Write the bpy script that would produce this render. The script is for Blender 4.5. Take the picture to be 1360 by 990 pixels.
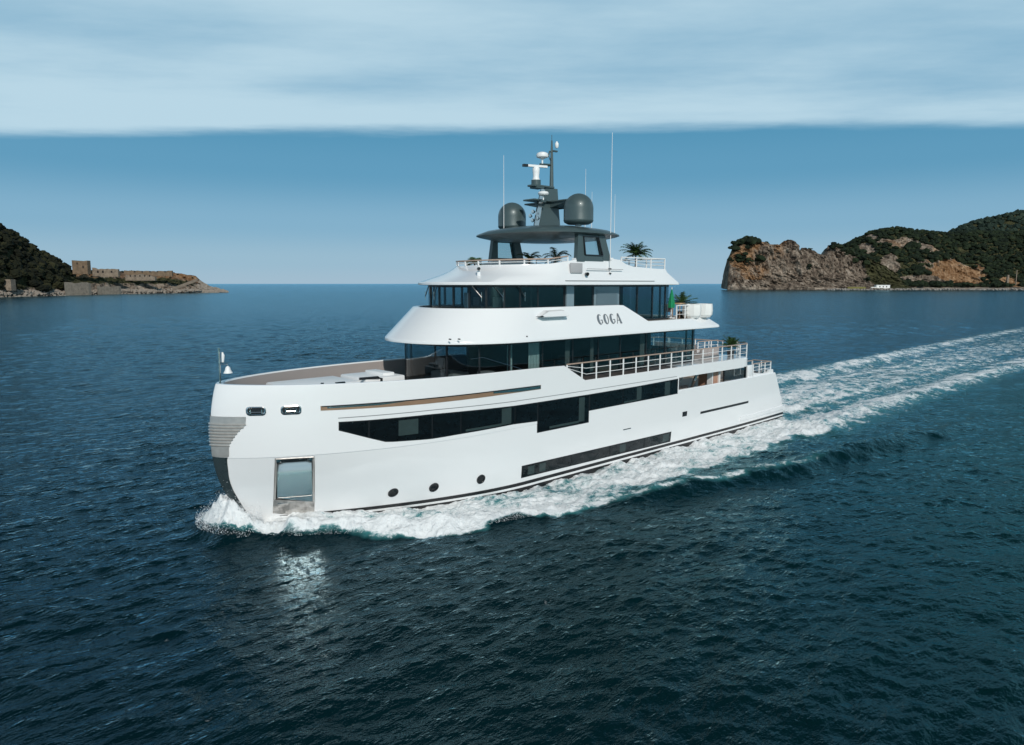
import bpy, bmesh, math, random
import numpy as np
from mathutils import Vector, Matrix, noise as mnoise
R_ = math.radians
random.seed(7); RNG = np.random.default_rng(7)
for o in list(bpy.data.objects): bpy.data.objects.remove(o)
SC = bpy.context.scene; COL = SC.collection

# ------------------------------------------------------------------ camera
# ship frame: X forward, Y to port, Z up; the drone flies off the port bow
CAM = np.array([56.4997, 31.8443, 11.0]); YAW = R_(47); PITCH = math.atan(118/930.)
RIGHT = np.array([-math.sin(YAW), math.cos(YAW), 0.]); FWD = np.array([-math.cos(YAW), -math.sin(YAW), 0.])
WZ = -0.45                                   # sea level
cd = bpy.data.cameras.new('camera'); cam = bpy.data.objects.new('camera', cd); COL.objects.link(cam)
cd.sensor_width = 36; cd.lens = 930/1360*36; cd.clip_start = .5; cd.clip_end = 80000
cam.location = CAM
fw = Vector(FWD)*math.cos(PITCH)+Vector((0, 0, -math.sin(PITCH)))
cam.rotation_euler = fw.to_track_quat('-Z', 'Y').to_euler()
SC.camera = cam

# ------------------------------------------------------------------ light
SUN_AZ = (.5, .866); SUN_EL = R_(32)
sd = bpy.data.lights.new('sun', 'SUN'); sun = bpy.data.objects.new('sun', sd); COL.objects.link(sun)
sd.energy = 3.0; sd.angle = R_(1.0); sd.color = (1, .95, .88)
sdir = Vector((SUN_AZ[0]*math.cos(SUN_EL), SUN_AZ[1]*math.cos(SUN_EL), math.sin(SUN_EL)))
sun.rotation_euler = sdir.to_track_quat('Z', 'Y').to_euler(); sun.location = sdir*200

W = bpy.data.worlds.new('World'); SC.world = W; W.use_nodes = True
nt = W.node_tree; nt.nodes.clear()
def wn(t, **k):
    n = nt.nodes.new(t)
    for a, b in k.items(): setattr(n, a, b)
    return n
def wmath(op, a, b=None, clamp=False):
    n = wn('ShaderNodeMath', operation=op, use_clamp=clamp)
    for i, v in enumerate((a, b)):
        if v is None: continue
        if hasattr(v, 'links'): nt.links.new(v, n.inputs[i])
        else: n.inputs[i].default_value = v
    return n.outputs[0]
def wvdot(v, c):
    n = wn('ShaderNodeVectorMath', operation='DOT_PRODUCT'); nt.links.new(v, n.inputs[0]); n.inputs[1].default_value = c
    return n.outputs['Value']
def wramp(fac, stops, mode='EASE'):
    n = wn('ShaderNodeValToRGB'); nt.links.new(fac, n.inputs[0]); e = n.color_ramp.elements
    n.color_ramp.interpolation = mode
    while len(e) > 1: e.remove(e[-1])
    e[0].position = stops[0][0]; e[0].color = (*stops[0][1], 1)
    for p, c in stops[1:]:
        q = e.new(p); q.color = (*c, 1)
    return n.outputs[0]
def wmix(f, a, b):
    n = wn('ShaderNodeMix', data_type='RGBA')
    for s, v in ((n.inputs[0], f), (n.inputs[6], a), (n.inputs[7], b)):
        if hasattr(v, 'links'): nt.links.new(v, s)
        elif isinstance(v, tuple): s.default_value = (*v, 1)
        else: s.default_value = v
    return n.outputs[2]
tc = wn('ShaderNodeTexCoord'); D = tc.outputs['Generated']
sky = wn('ShaderNodeTexSky', sky_type='NISHITA', sun_disc=False, sun_elevation=SUN_EL, sun_rotation=math.atan2(SUN_AZ[0], SUN_AZ[1]),
         altitude=0, air_density=1.0, dust_density=1.2, ozone_density=1.2)
nt.links.new(D, sky.inputs[0])
sep = wn('ShaderNodeSeparateXYZ'); nt.links.new(D, sep.inputs[0]); dz = sep.outputs[2]
clear = wramp(wmath('MAXIMUM', dz, 0.0), [(0, (3.6, 5.15, 6.4)), (.03, (3.05, 4.9, 6.3)), (.08, (2.1, 4.2, 5.9)), (.15, (1.05, 3.2, 5.0)), (.22, (.75, 2.85, 4.6)), (.45, (.4, 1.5, 2.8)), (.7, (.17, .80, 1.25)), (1, (.11, .5, .85))])
base = wmix(.94, sky.outputs[0], clear)
zc = wmath('MAXIMUM', dz, .02)
qf = wmath('DIVIDE', wvdot(D, tuple(FWD)), zc); qr = wmath('DIVIDE', wvdot(D, tuple(RIGHT)), zc)
cv = wn('ShaderNodeCombineXYZ'); nt.links.new(wmath('MULTIPLY', qf, 1.0), cv.inputs[0]); nt.links.new(wmath('MULTIPLY', qr, .45), cv.inputs[1])
def wnoise(scale, detail, rough):
    n = wn('ShaderNodeTexNoise'); nt.links.new(cv.outputs[0], n.inputs['Vector'])
    n.inputs['Scale'].default_value = scale; n.inputs['Detail'].default_value = detail; n.inputs['Roughness'].default_value = rough
    return n.outputs[0]
n1 = wnoise(.9, 8, .62); n2 = wnoise(.33, 4, .5); n3 = wnoise(1.25, 7, .58)
edge = wmath('ADD', wmath('ADD', qf, wmath('MULTIPLY', qr, .05)), wmath('MULTIPLY', wmath('SUBTRACT', n1, .5), .75))
mr = wn('ShaderNodeMapRange', interpolation_type='SMOOTHSTEP'); nt.links.new(edge, mr.inputs[0])
mr.inputs[1].default_value = 4.92; mr.inputs[2].default_value = 4.5; mr.inputs[3].default_value = 0; mr.inputs[4].default_value = 1
up = wn('ShaderNodeMapRange'); nt.links.new(dz, up.inputs[0]); up.inputs[1].default_value = .02; up.inputs[2].default_value = .1
thick = wmath('ADD', wmath('MULTIPLY', n2, .6), wmath('MULTIPLY', n3, .4))
tr = wn('ShaderNodeMapRange', interpolation_type='SMOOTHSTEP'); nt.links.new(thick, tr.inputs[0]); tr.inputs[1].default_value = .38; tr.inputs[2].default_value = .62
ccol = wmix(tr.outputs[0], (2.7, 4.8, 6.4), (5.0, 6.9, 8.0))
hi = wn('ShaderNodeMapRange', interpolation_type='SMOOTHSTEP'); nt.links.new(dz, hi.inputs[0]); hi.inputs[1].default_value = .345; hi.inputs[2].default_value = .50; hi.inputs[3].default_value = .96; hi.inputs[4].default_value = .08
cov = wmath('MULTIPLY', wmath('MULTIPLY', mr.outputs[0], up.outputs[0]), hi.outputs[0])
final = wmix(cov, base, ccol)
bg = wn('ShaderNodeBackground'); nt.links.new(final, bg.inputs[0]); bg.inputs[1].default_value = .1
wo = wn('ShaderNodeOutputWorld'); nt.links.new(bg.outputs[0], wo.inputs[0])

SC.view_settings.view_transform = 'Standard'; SC.view_settings.look = 'None'
SC.view_settings.exposure = 0.0; SC.view_settings.gamma = 1.0
def _pchip(xs_, ys_):
    xs_ = np.array(xs_, float); ys_ = np.array(ys_, float)
    hh = np.diff(xs_); d = np.diff(ys_)/hh
    m = np.zeros_like(xs_)
    for i in range(1, len(xs_)-1):
        if d[i-1]*d[i] > 0:
            w1 = 2*hh[i]+hh[i-1]; w2 = hh[i]+2*hh[i-1]
            m[i] = (w1+w2)/(w1/d[i-1]+w2/d[i])
    m[0] = d[0]; m[-1] = d[-1]
    def fn(x):
        x = np.clip(np.asarray(x, float), xs_[0], xs_[-1])
        i = np.clip(np.searchsorted(xs_, x)-1, 0, len(hh)-1)
        t = (x-xs_[i])/hh[i]
        return ((1+2*t)*(1-t)**2*ys_[i]+t*(1-t)**2*hh[i]*m[i]
                + t*t*(3-2*t)*ys_[i+1]+t*t*(t-1)*hh[i]*m[i+1])
    return fn
STEM = _pchip([-2, -1, 0, 1.1, 1.64, 2.6, 3.5, 4.3, 5.1, 6.04, 6.6],
              [42.0, 43.1, 44.0, 44.62, 44.9, 45.2, 45.32, 45.34, 45.29, 45.14, 44.98])
_SH = _pchip([27.0, 30, 34, 38, 42, 45.2], [6.28, 6.33, 6.36, 6.39, 6.44, 6.5])
def SHEER(x): return np.where(np.asarray(x) < 27.0, np.interp(x, [25.15, 27.0], [5.27, 6.28]), _SH(x))
ZK = 3.2
def hb(x, z):
    'half breadth of the hull at length x and height z'
    x = np.asarray(x, float); z = np.asarray(z, float)
    tu = np.clip((z-ZK)/3.3, 0, 1); tl = np.clip((ZK-z)/3.2, 0, 1.5)
    a = 2.15+.25*tu-.35*tl
    b = .76-.06*tu+.32*tl
    L = 13.5+.5*tu+.5*tl
    B = 4.62+.03*tu-.16*tl**2
    u = np.clip((STEM(z)-x)/L, 0, 1)
    aft = np.clip((9-x)/10, 0, 1.2)
    ledge = np.where(z >= ZK, .035*np.clip((x-27)/6, 0, 1)*np.clip(u*30, 0, 1), 0)
    return B*np.clip(1-(1-u)**a, 0, 1)**b*(1-.045*aft**2)+ledge
# ------------------------------------------------------------------ helpers
def tag(o, label=None, cat=None, group=None, kind=None):
    for k, v in (('label', label), ('category', cat), ('group', group), ('kind', kind)):
        if v: o[k] = v
    return o
def empty(name, loc=(0, 0, 0), rz=0, parent=None):
    o = bpy.data.objects.new(name, None); COL.objects.link(o)
    o.location = loc; o.rotation_euler = (0, 0, rz); o.empty_display_size = .3
    if parent: o.parent = parent
    return o
def copy_tree(o, parent=None):
    c = o.copy(); COL.objects.link(c)
    if parent: c.parent = parent
    for ch in list(o.children): copy_tree(ch, c)
    return c
class MB:
    def __init__(s): s.v = []; s.f = []
    def add(s, vs, fs):
        b = len(s.v); s.v += [tuple(map(float, p)) for p in vs]; s.f += [tuple(b+i for i in f) for f in fs]; return s
    def box(s, lo, hi, bev=0):
        if bev:
            bm = bmesh.new(); bmesh.ops.create_cube(bm, size=1)
            for v in bm.verts: v.co = Vector([(lo[i]+hi[i])/2+v.co[i]*(hi[i]-lo[i]) for i in range(3)])
            bmesh.ops.bevel(bm, geom=bm.edges[:], offset=bev, segments=2, affect='EDGES', profile=.6)
            bm.verts.index_update(); s.add([v.co for v in bm.verts], [[v.index for v in f.verts] for f in bm.faces]); bm.free(); return s
        x0, y0, z0 = lo; x1, y1, z1 = hi
        return s.add([(x0, y0, z0), (x1, y0, z0), (x1, y1, z0), (x0, y1, z0), (x0, y0, z1), (x1, y0, z1), (x1, y1, z1), (x0, y1, z1)],
                     [(0, 3, 2, 1), (4, 5, 6, 7), (0, 1, 5, 4), (1, 2, 6, 5), (2, 3, 7, 6), (3, 0, 4, 7)])
    def tube(s, pts, r, n=8, cap=True):
        pts = [Vector(p) for p in pts]; rs = r if isinstance(r, (list, tuple)) else [r]*len(pts)
        vs = []; fs = []
        for i, p in enumerate(pts):
            d = (pts[min(i+1, len(pts)-1)]-pts[max(i-1, 0)]).normalized()
            a = d.cross(Vector((0, 0, 1)) if abs(d.z) < .9 else Vector((1, 0, 0))).normalized(); b = d.cross(a)
            vs += [p+(a*math.cos(t)+b*math.sin(t))*rs[i] for t in [2*math.pi*k/n for k in range(n)]]
        for i in range(len(pts)-1):
            for k in range(n): fs.append((i*n+k, (i+1)*n+k, (i+1)*n+(k+1) % n, i*n+(k+1) % n))
        if cap: fs.append(tuple(range(n))); fs.append(tuple((len(pts)-1)*n+k for k in reversed(range(n))))
        return s.add(vs, fs)
    def lathe(s, prof, c=(0, 0, 0), n=32):
        vs = []; fs = []
        for r, z in prof: vs += [(c[0]+r*math.cos(2*math.pi*k/n), c[1]+r*math.sin(2*math.pi*k/n), c[2]+z) for k in range(n)]
        for i in range(len(prof)-1):
            for k in range(n): fs.append((i*n+k, i*n+(k+1) % n, (i+1)*n+(k+1) % n, (i+1)*n+k))
        fs.append(tuple(reversed(range(n)))); fs.append(tuple((len(prof)-1)*n+k for k in range(n)))
        return s.add(vs, fs)
    def loft(s, rings, closed=True, cap0=False, cap1=False):
        n = len(rings[0]); vs = [p for r in rings for p in r]; fs = []
        for i in range(len(rings)-1):
            for k in range(n if closed else n-1):
                fs.append((i*n+k, i*n+(k+1) % n, (i+1)*n+(k+1) % n, (i+1)*n+k))
        if cap0: fs.append(tuple(reversed(range(n))))
        if cap1: fs.append(tuple((len(rings)-1)*n+k for k in range(n)))
        return s.add(vs, fs)
    def prism(s, poly, ax, t0, t1):
        'poly of 2D points extruded along axis ax (0,1,2) from t0 to t1'
        def p3(p, t): return (t, p[0], p[1]) if ax == 0 else (p[0], t, p[1]) if ax == 1 else (p[0], p[1], t)
        n = len(poly)
        return s.add([p3(p, t0) for p in poly]+[p3(p, t1) for p in poly],
                     [tuple(reversed(range(n))), tuple(range(n, 2*n))]+[(i, (i+1) % n, n+(i+1) % n, n+i) for i in range(n)])
    def build(s, name, mat, parent=None, smooth=30, fix=True):
        me = bpy.data.meshes.new(name); me.from_pydata(s.v, [], s.f)
        if fix:
            bm = bmesh.new(); bm.from_mesh(me); bmesh.ops.dissolve_degenerate(bm, dist=1e-5, edges=bm.edges[:])
            bmesh.ops.recalc_face_normals(bm, faces=bm.faces[:]); bm.to_mesh(me); bm.free()
        me.update()
        if smooth: me.shade_smooth(); me.set_sharp_from_angle(angle=R_(smooth))
        if mat: me.materials.append(mat)
        o = bpy.data.objects.new(name, me); COL.objects.link(o)
        if parent: o.parent = parent
        return o
def bent_box(a, b, w, d):
    'a bar of rectangular section from a to b'
    m = MB(); a, b = Vector(a), Vector(b); u = (b-a).normalized()
    s_ = u.cross(Vector((0, 0, 1)) if abs(u.z) < .95 else Vector((1, 0, 0))).normalized(); t = u.cross(s_)
    vs = [p+s_*i*w/2+t*j*d/2 for p in (a, b) for i, j in ((-1, -1), (1, -1), (1, 1), (-1, 1))]
    return m.add(vs, [(3, 2, 1, 0), (4, 5, 6, 7)]+[(i, (i+1) % 4, 4+(i+1) % 4, 4+i) for i in range(4)])

# ------------------------------------------------------------------ materials
MATS = {}
class NT:
    def __init__(s, m): s.t = m.node_tree
    def n(s, t, **k):
        x = s.t.nodes.new(t)
        for a, b in k.items(): setattr(x, a, b)
        return x
    def l(s, a, b): s.t.links.new(a, b)
    def noise(s, scale, detail=4, rough=.55, vec=None, dist=0, sc3=None, coord='Object'):
        x = s.n('ShaderNodeTexNoise'); x.inputs['Scale'].default_value = scale; x.inputs['Detail'].default_value = detail
        x.inputs['Roughness'].default_value = rough; x.inputs['Distortion'].default_value = dist
        if vec is None:
            vec = s.n('ShaderNodeTexCoord').outputs[coord]
        if sc3:
            mp = s.n('ShaderNodeMapping'); mp.inputs['Scale'].default_value = sc3; s.l(vec, mp.inputs[0]); vec = mp.outputs[0]
        s.l(vec, x.inputs['Vector']); return x.outputs[0]
    def ramp(s, fac, stops, mode='LINEAR'):
        x = s.n('ShaderNodeValToRGB'); s.l(fac, x.inputs[0]); e = x.color_ramp.elements; x.color_ramp.interpolation = mode
        while len(e) > 1: e.remove(e[-1])
        def c4(c): return (c, c, c, 1) if not isinstance(c, tuple) else (*c, 1)
        e[0].position = stops[0][0]; e[0].color = c4(stops[0][1])
        for p, c in stops[1:]: q = e.new(p); q.color = c4(c)
        return x.outputs[0]
    def mix(s, f, a, b, mode='MIX'):
        x = s.n('ShaderNodeMix', data_type='RGBA', blend_type=mode)
        for i, v in ((0, f), (6, a), (7, b)):
            if hasattr(v, 'links'): s.l(v, x.inputs[i])
            elif isinstance(v, tuple): x.inputs[i].default_value = (*v, 1)
            else: x.inputs[i].default_value = v
        return x.outputs[2]
    def math(s, op, a, b=None, clamp=False):
        x = s.n('ShaderNodeMath', operation=op, use_clamp=clamp)
        for i, v in enumerate((a, b)):
            if v is None: continue
            if hasattr(v, 'links'): s.l(v, x.inputs[i])
            else: x.inputs[i].default_value = v
        return x.outputs[0]
    def attr(s, name): return s.n('ShaderNodeAttribute', attribute_name=name)
    def bump(s, h, strength, dist=.05, normal=None):
        x = s.n('ShaderNodeBump'); x.inputs['Strength'].default_value = strength; x.inputs['Distance'].default_value = dist
        s.l(h, x.inputs['Height'])
        if normal is not None: s.l(normal, x.inputs['Normal'])
        return x.outputs[0]
def new_mat(name):
    m = bpy.data.materials.new(name); m.use_nodes = True
    k = NT(m); p = m.node_tree.nodes['Principled BSDF']; MATS[name] = m
    return m, k, p
def pmat(name, col, rough=.4, metal=0, var=.0, scale=3, coat=0, spec=None, bump=0, bscale=30):
    m, k, p = new_mat(name)
    p.inputs['Base Color'].default_value = (*col, 1); p.inputs['Roughness'].default_value = rough; p.inputs['Metallic'].default_value = metal
    p.inputs['Coat Weight'].default_value = coat; p.inputs['Coat Roughness'].default_value = .04
    if spec is not None: p.inputs['Specular IOR Level'].default_value = spec
    if var:
        n = k.noise(scale, 5)
        k.l(k.mix(n, tuple(c*(1-var) for c in col), tuple(min(1, c*(1+var)) for c in col)), p.inputs['Base Color'])
        k.l(k.ramp(n, [(.3, max(.02, rough*.8)), (.7, min(1, rough*1.2))]), p.inputs['Roughness'])
    if bump: k.l(k.bump(k.noise(bscale, 4), bump), p.inputs['Normal'])
    return m
def glass_mat(name, tint, refl=1.0, ior=1.5):
    m, k, p = new_mat(name); m.node_tree.nodes.remove(p)
    tr = k.n('ShaderNodeBsdfTransparent'); tr.inputs[0].default_value = (*[q**.5 for q in tint], 1)
    gl = k.n('ShaderNodeBsdfGlossy'); gl.inputs['Roughness'].default_value = .015; gl.inputs[0].default_value = (.9*refl, .96*refl, 1*refl, 1)
    k.l(k.bump(k.noise(.35, 2), .06, .2), gl.inputs['Normal'])
    fr = k.n('ShaderNodeFresnel'); bfc = k.n('ShaderNodeNewGeometry').outputs['Backfacing']
    k.l(k.math('ADD', k.math('MULTIPLY', bfc, 1/ior-ior), ior), fr.inputs[0])
    mx = k.n('ShaderNodeMixShader'); k.l(fr.outputs[0], mx.inputs[0]); k.l(tr.outputs[0], mx.inputs[1]); k.l(gl.outputs[0], mx.inputs[2])
    k.l(mx.outputs[0], m.node_tree.nodes['Material Output'].inputs[0]); return m
def white_paint(name, col, rough=.2):
    m, k, p = new_mat(name)
    n = k.noise(.5, 5, .6); n2 = k.noise(1.2, 4, .6, sc3=(.4, .4, 3))
    c = k.mix(k.math('MULTIPLY', n, .5), col, tuple(x*.955 for x in col)); c = k.mix(k.ramp(n2, [(.55, 0.0), (.8, .35)]), c, tuple(x*.95 for x in col))
    k.l(c, p.inputs['Base Color']); p.inputs['Roughness'].default_value = rough
    p.inputs['Coat Weight'].default_value = .6; p.inputs['Coat Roughness'].default_value = .05
    k.l(k.bump(k.noise(.6, 3), .12, .12), p.inputs['Coat Normal'])
    return m
WHITE = white_paint('white_gelcoat', (.79, .80, .805))
WHITE2 = pmat('white_deck_paint', (.78, .79, .79), .45, var=.03)
LINING = pmat('warm_grey_paint', (.36, .325, .31), .5, var=.04, scale=.8)
TEAL = pmat('grey_green_metallic_paint', (.062, .094, .098), .4, metal=.15, var=.06, scale=2, coat=.2)
DARKF = pmat('dark_frame_paint', (.012, .014, .016), .3, var=.1)
BLACK = pmat('black_boot_paint', (.010, .011, .013), .35, var=.1)
STEEL = pmat('polished_steel', (.62, .60, .58), .16, metal=1, var=.05, scale=6)
CHROME = pmat('mirror_steel', (.74, .69, .65), .15, metal=1)
STEMST = pmat('brushed_stem_steel', (.56, .54, .51), .36, metal=.6, var=.12, scale=5)
STEMDK = pmat('dark_stem_paint', (.03, .045, .05), .3, var=.2, scale=3, coat=.3)
BRONZE = pmat('bronze_recess', (.30, .19, .12), .35, metal=.2, var=.15, scale=1.5)
TEAK = pmat('varnished_teak', (.40, .29, .23), .4, var=.2, scale=8)
DECK = pmat('teak_deck', (.34, .27, .21), .6, var=.15, scale=6)
RAILW = pmat('white_rail_paint', (.8, .8, .8), .35)
GLASS = glass_mat('tinted_window_glass', (.50, .60, .62))
GLASSD = glass_mat('dark_window_glass', (.26, .30, .31))
GLASSC = glass_mat('clear_screen_glass', (.55, .68, .70))
HGLASS = pmat('hull_window_glass', (.006, .008, .010), .03, spec=.5, coat=0)
CURTAINH = pmat('teal_grey_curtain', (.115, .16, .155), .8, var=.3, scale=4)
CURTAIN = pmat('pale_curtain', (.50, .56, .52), .8, var=.1, scale=4)
INTER = pmat('dark_interior_panel', (.05, .045, .042), .6, var=.3, scale=2)
INTWOOD = pmat('interior_wood', (.16, .09, .05), .5, var=.3, scale=3)
CUSH = pmat('grey_cushion', (.34, .30, .29), .85, var=.08, scale=6)
PANEL = pmat('blue_grey_louvre', (.25, .33, .37), .4, metal=.3, var=.06)
# ------------------------------------------------------------------ the sea
def vnoise(x, y, seed=0):
    'smooth value noise, vectorised'
    xi = np.floor(x).astype(np.int64); yi = np.floor(y).astype(np.int64); fx = x-xi; fy = y-yi
    fx = fx*fx*fx*(fx*(fx*6-15)+10); fy = fy*fy*fy*(fy*(fy*6-15)+10)
    def hsh(a, b):
        h = (a*374761393+b*668265263+seed*1442695041) & 0xffffffff
        h = ((h ^ (h >> 13))*1274126177) & 0xffffffff
        return ((h ^ (h >> 16)) & 0xffff)/65535.
    return (hsh(xi, yi)*(1-fx)+hsh(xi+1, yi)*fx)*(1-fy)+(hsh(xi, yi+1)*(1-fx)+hsh(xi+1, yi+1)*fx)*fy
def fbm(x, y, oct_=5, seed=0, gain=.55):
    s = 0; a = 1; t = 0
    for k in range(oct_):
        s = s+a*vnoise(x, y, seed+k*17); t += a; a *= gain; x = x*2.03+11.3; y = y*2.03-7.1
    return s/t
Y_OUT = lambda x: np.interp(x, [-20, 7, 14.3, 18, 20.8, 23.7, 27.5, 31.2, 33.5, 35.6, 37.4, 39.3, 41, 43, 44, 44.8, 45.6], [17, 13.7, 12.8, 11.8, 10.9, 10.3, 9.5, 9.1, 8.3, 7.8, 7.1, 5.6, 4.4, 3.0, 1.9, 1.0, 0])
def sstep(a, b, v):
    t = np.clip((v-a)/(b-a), 0, 1); return t*t*(3-2*t)
def foam_density(x, y):
    ya = np.abs(y); wob = (fbm(x*.35, y*.35, 4, 5)-.5)*2
    hull_y = hb(np.clip(x, -1.2, 44.5), np.full_like(x, .2))*(x > -1.3)
    yo = Y_OUT(x)+wob*.9*np.clip((46-x)/6, .3, 1)
    d1 = sstep(yo+.35, yo-.35, ya)*sstep(24, 31, x)*sstep(45.75, 45.2, x)
    t = np.clip((ya-hull_y)/np.maximum(yo-hull_y, .5), 0, 1)
    d1 *= np.where(x > 41, .95, .56+.42*sstep(.25, .75, t)*sstep(26, 36, x)+.12*sstep(.15, 0, t))
    y1 = np.interp(x, [-2, 10, 20, 30], [9.6, 9.2, 9.0, 9.4])+wob*1.3
    d2 = sstep(y1+.8, y1-.8, ya)*sstep(33, 26, x)*sstep(-6, 2, x)*(.70+.14*wob-.25*sstep(.5, .9, (ya-4)/6)*0)
    cr = np.exp(-((ya-(Y_OUT(x)-.25+wob*.5))/.34)**2)*sstep(30, 26, x)*sstep(7, 17, x)*.52*sstep(-.5, .3, wob+.25)
    yc = np.interp(x, [-140, -60, -20, 5], [9.6, 8.2, 7.2, 7.2]); hw = np.interp(x, [-140, -20, 5], [2.9, 2.7, 3.2])
    arm = np.exp(-((ya-yc+wob*.9)/hw)**2)*sstep(8, 0, x)*np.interp(x, [-260, -140, -50, 0], [0, .56, .68, .76])*(.85+.4*wob)
    co = (np.exp(-(ya/3.4)**4)*.47+np.exp(-((ya-3.3)/.9)**2)*.25)*sstep(0.2, -1.5, x)*np.interp(x, [-220, -120, -30, -1], [0, .8, 1.0, 1.45])
    far = np.where(y < 0, sstep(9.5, 4, ya)*sstep(2, -10, x)*.43*np.interp(x, [-200, -100, -10], [0, .8, 1]), 0)
    fill = sstep(10.5, 7.5, ya+wob)*sstep(1, -8, x)*np.interp(x, [-260, -150, -20], [0, .26, .36])
    stm = sstep(1.12, .82, np.hypot((x-44.45)/1.1, (y+.45)/1.9)+wob*.12)*(x > 43.6)
    return np.clip(np.maximum.reduce([stm, fill, d1, d2, cr, arm, co, far]), 0, 1)
def swell_height(x, y):
    'the ship\'s own waves'
    ya = np.abs(y); yo = Y_OUT(x)
    hull_y = hb(np.clip(x, -1.2, 44.3), np.full_like(x, .2))*(x > -1.3)
    h = .62*np.exp(-((ya-(yo-.75))/.75)**2)*sstep(27, 38, x)*sstep(45.9, 44.9, x)
    h += .5*np.exp(-((ya-hull_y)/1.5)**2)*sstep(35, 43, x)*sstep(46.4, 45.0, x)
    h += .45*np.exp(-(((x-45.0)/.8)**2+((y+.5)/1.5)**2))
    h += .42*np.exp(-((ya-(yo-.4))/1.1)**2)*sstep(31, 25, x)*sstep(-20, 8, x)
    h -= .25*np.exp(-((ya-(yo+1.3))/1.2)**2)*sstep(31, 25, x)*sstep(-20, 8, x)
    yc = np.interp(x, [-140, -60, -20, 5], [9.6, 8.2, 7.2, 7.2])
    h += .28*np.exp(-((ya-yc-.6)/1.5)**2)*sstep(8, 0, x)*sstep(-200, -60, x)
    h -= .22*np.exp(-((ya-4.9)/1.0)**2)*sstep(2, -5, x)*sstep(-120, -40, x)
    h += .3*np.exp(-(ya/2.5)**2)*sstep(1, -3, x)*sstep(-40, -8, x)
    return h
def sea():
    # polar grid round the point under the drone: fine in front, coarse behind
    a0 = math.atan2(FWD[1], FWD[0])
    front = np.linspace(-R_(43), R_(43), 1150); back = np.linspace(R_(43), 2*math.pi-R_(43), 120)[1:-1]
    ang = a0-np.concatenate([front, back])
    H = 11-WZ
    dep = np.concatenate([np.linspace(R_(86), R_(37), 40)[:-1], np.linspace(R_(37), R_(6), 620)[:-1], np.linspace(R_(6), R_(.25), 260)[:-1], np.geomspace(R_(.25), R_(.012), 26)])
    rad = H/np.tan(dep)
    A, Rr = np.meshgrid(ang, rad); X = CAM[0]+Rr*np.cos(A); Y = CAM[1]+Rr*np.sin(A)
    nr, na = X.shape; x = X.ravel(); y = Y.ravel(); r = Rr.ravel()
    drad = np.gradient(rad); cell = np.maximum(np.repeat(drad, na)*.5, r*R_(86)/1150)
    gx = np.zeros_like(x); gy = np.zeros_like(x); h = np.zeros_like(x); sx = np.zeros_like(x); unres = np.zeros_like(x)
    rng = np.random.default_rng(11); nW = 64
    lam = np.geomspace(.32, 6, nW)
    gust = .45+1.1*fbm(x/34, y/22, 4, 91)
    near = r < 1500
    for k in range(nW):
        L = lam[k]; th = R_(72)+rng.normal(0, R_(25)) if k % 4 else R_(rng.uniform(-10, 160))
        kk_ = 2*math.pi/L; slope = .0165*(1+1.5*math.exp(-((math.log(L/.8))/.55)**2))*(1.15 if L > 1.8 else 1); am = slope/kk_
        f = np.clip((L/cell-2.2)/2.5, 0, 1)*np.ones_like(x)
        m_ = near & (f > 0)
        ph = kk_*(x[m_]*math.cos(th)+y[m_]*math.sin(th))+rng.uniform(0, 6.28)
        w_ = am*f[m_]*gust[m_]; h[m_] += w_*np.sin(ph); c_ = np.cos(ph)*w_*1.25; gx[m_] += c_*math.cos(th); gy[m_] += c_*math.sin(th)
        unres += (slope**2/2)*(1-f*f)
    fd = np.zeros_like(x); nr_ = r < 330
    fd[nr_] = foam_density(x[nr_], y[nr_])
    sw = np.zeros_like(x); sw[nr_] = swell_height(x[nr_], y[nr_])
    calm = 1-.55*np.clip(fd*1.4, 0, 1)
    turb = np.zeros_like(x); t_ = fd > .02
    turb[t_] = ((fbm(x[t_]*1.1, y[t_]*1.1, 5, 33, .62)-.5)*.75+(1-np.abs(2*fbm(x[t_]*.7+5, y[t_]*.9, 4, 77)-1)-.7)*.35)*np.clip(fd[t_]*1.3, 0, 1)*.75
    turb *= 1+1.6*sstep(41, 44.5, x)
    z = WZ+h*calm+sw+turb*np.clip(12/np.maximum(cell*60, 12), .2, 1)
    co = np.column_stack([x+gx*calm, y+gy*calm, z])
    i = np.arange(nr-1)[:, None]*na; j = np.arange(na)[None, :]; jn = (j+1) % na
    q = np.stack([i+j, i+jn, i+na+jn, i+na+j], -1).reshape(-1, 4)
    fq = fd[q].mean(1); isf = fq > .30
    mat = sea_mat()
    def mk(name, faces, extra=None):
        used = np.unique(faces); rm = np.full(len(co), -1, np.int64); rm[used] = np.arange(len(used))
        vs = co[used]; fc = rm[faces]
        me = bpy.data.meshes.new(name); me.vertices.add(len(vs)); me.vertices.foreach_set('co', vs.ravel().astype(np.float32))
        me.loops.add(fc.size); me.loops.foreach_set('vertex_index', fc.ravel().astype(np.int32))
        me.polygons.add(len(fc)); me.polygons.foreach_set('loop_start', np.arange(0, fc.size, 4, dtype=np.int32))
        me.update(calc_edges=True)
        for nm, arr in (('foam', fd), ('unres', np.sqrt(unres))):
            at = me.attributes.new(nm, 'FLOAT', 'POINT'); at.data.foreach_set('value', arr[used].astype(np.float32))
        me.shade_smooth(); me.materials.append(mat)
        o = bpy.data.objects.new(name, me); COL.objects.link(o); return o
    w = mk('sea_water', q[~isf]); w['kind'] = 'structure'
    f = mk('wake_foam', q[isf]); f['kind'] = 'stuff'; f['label'] = 'white foam of the bow wave and wake trailing behind the yacht'
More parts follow.
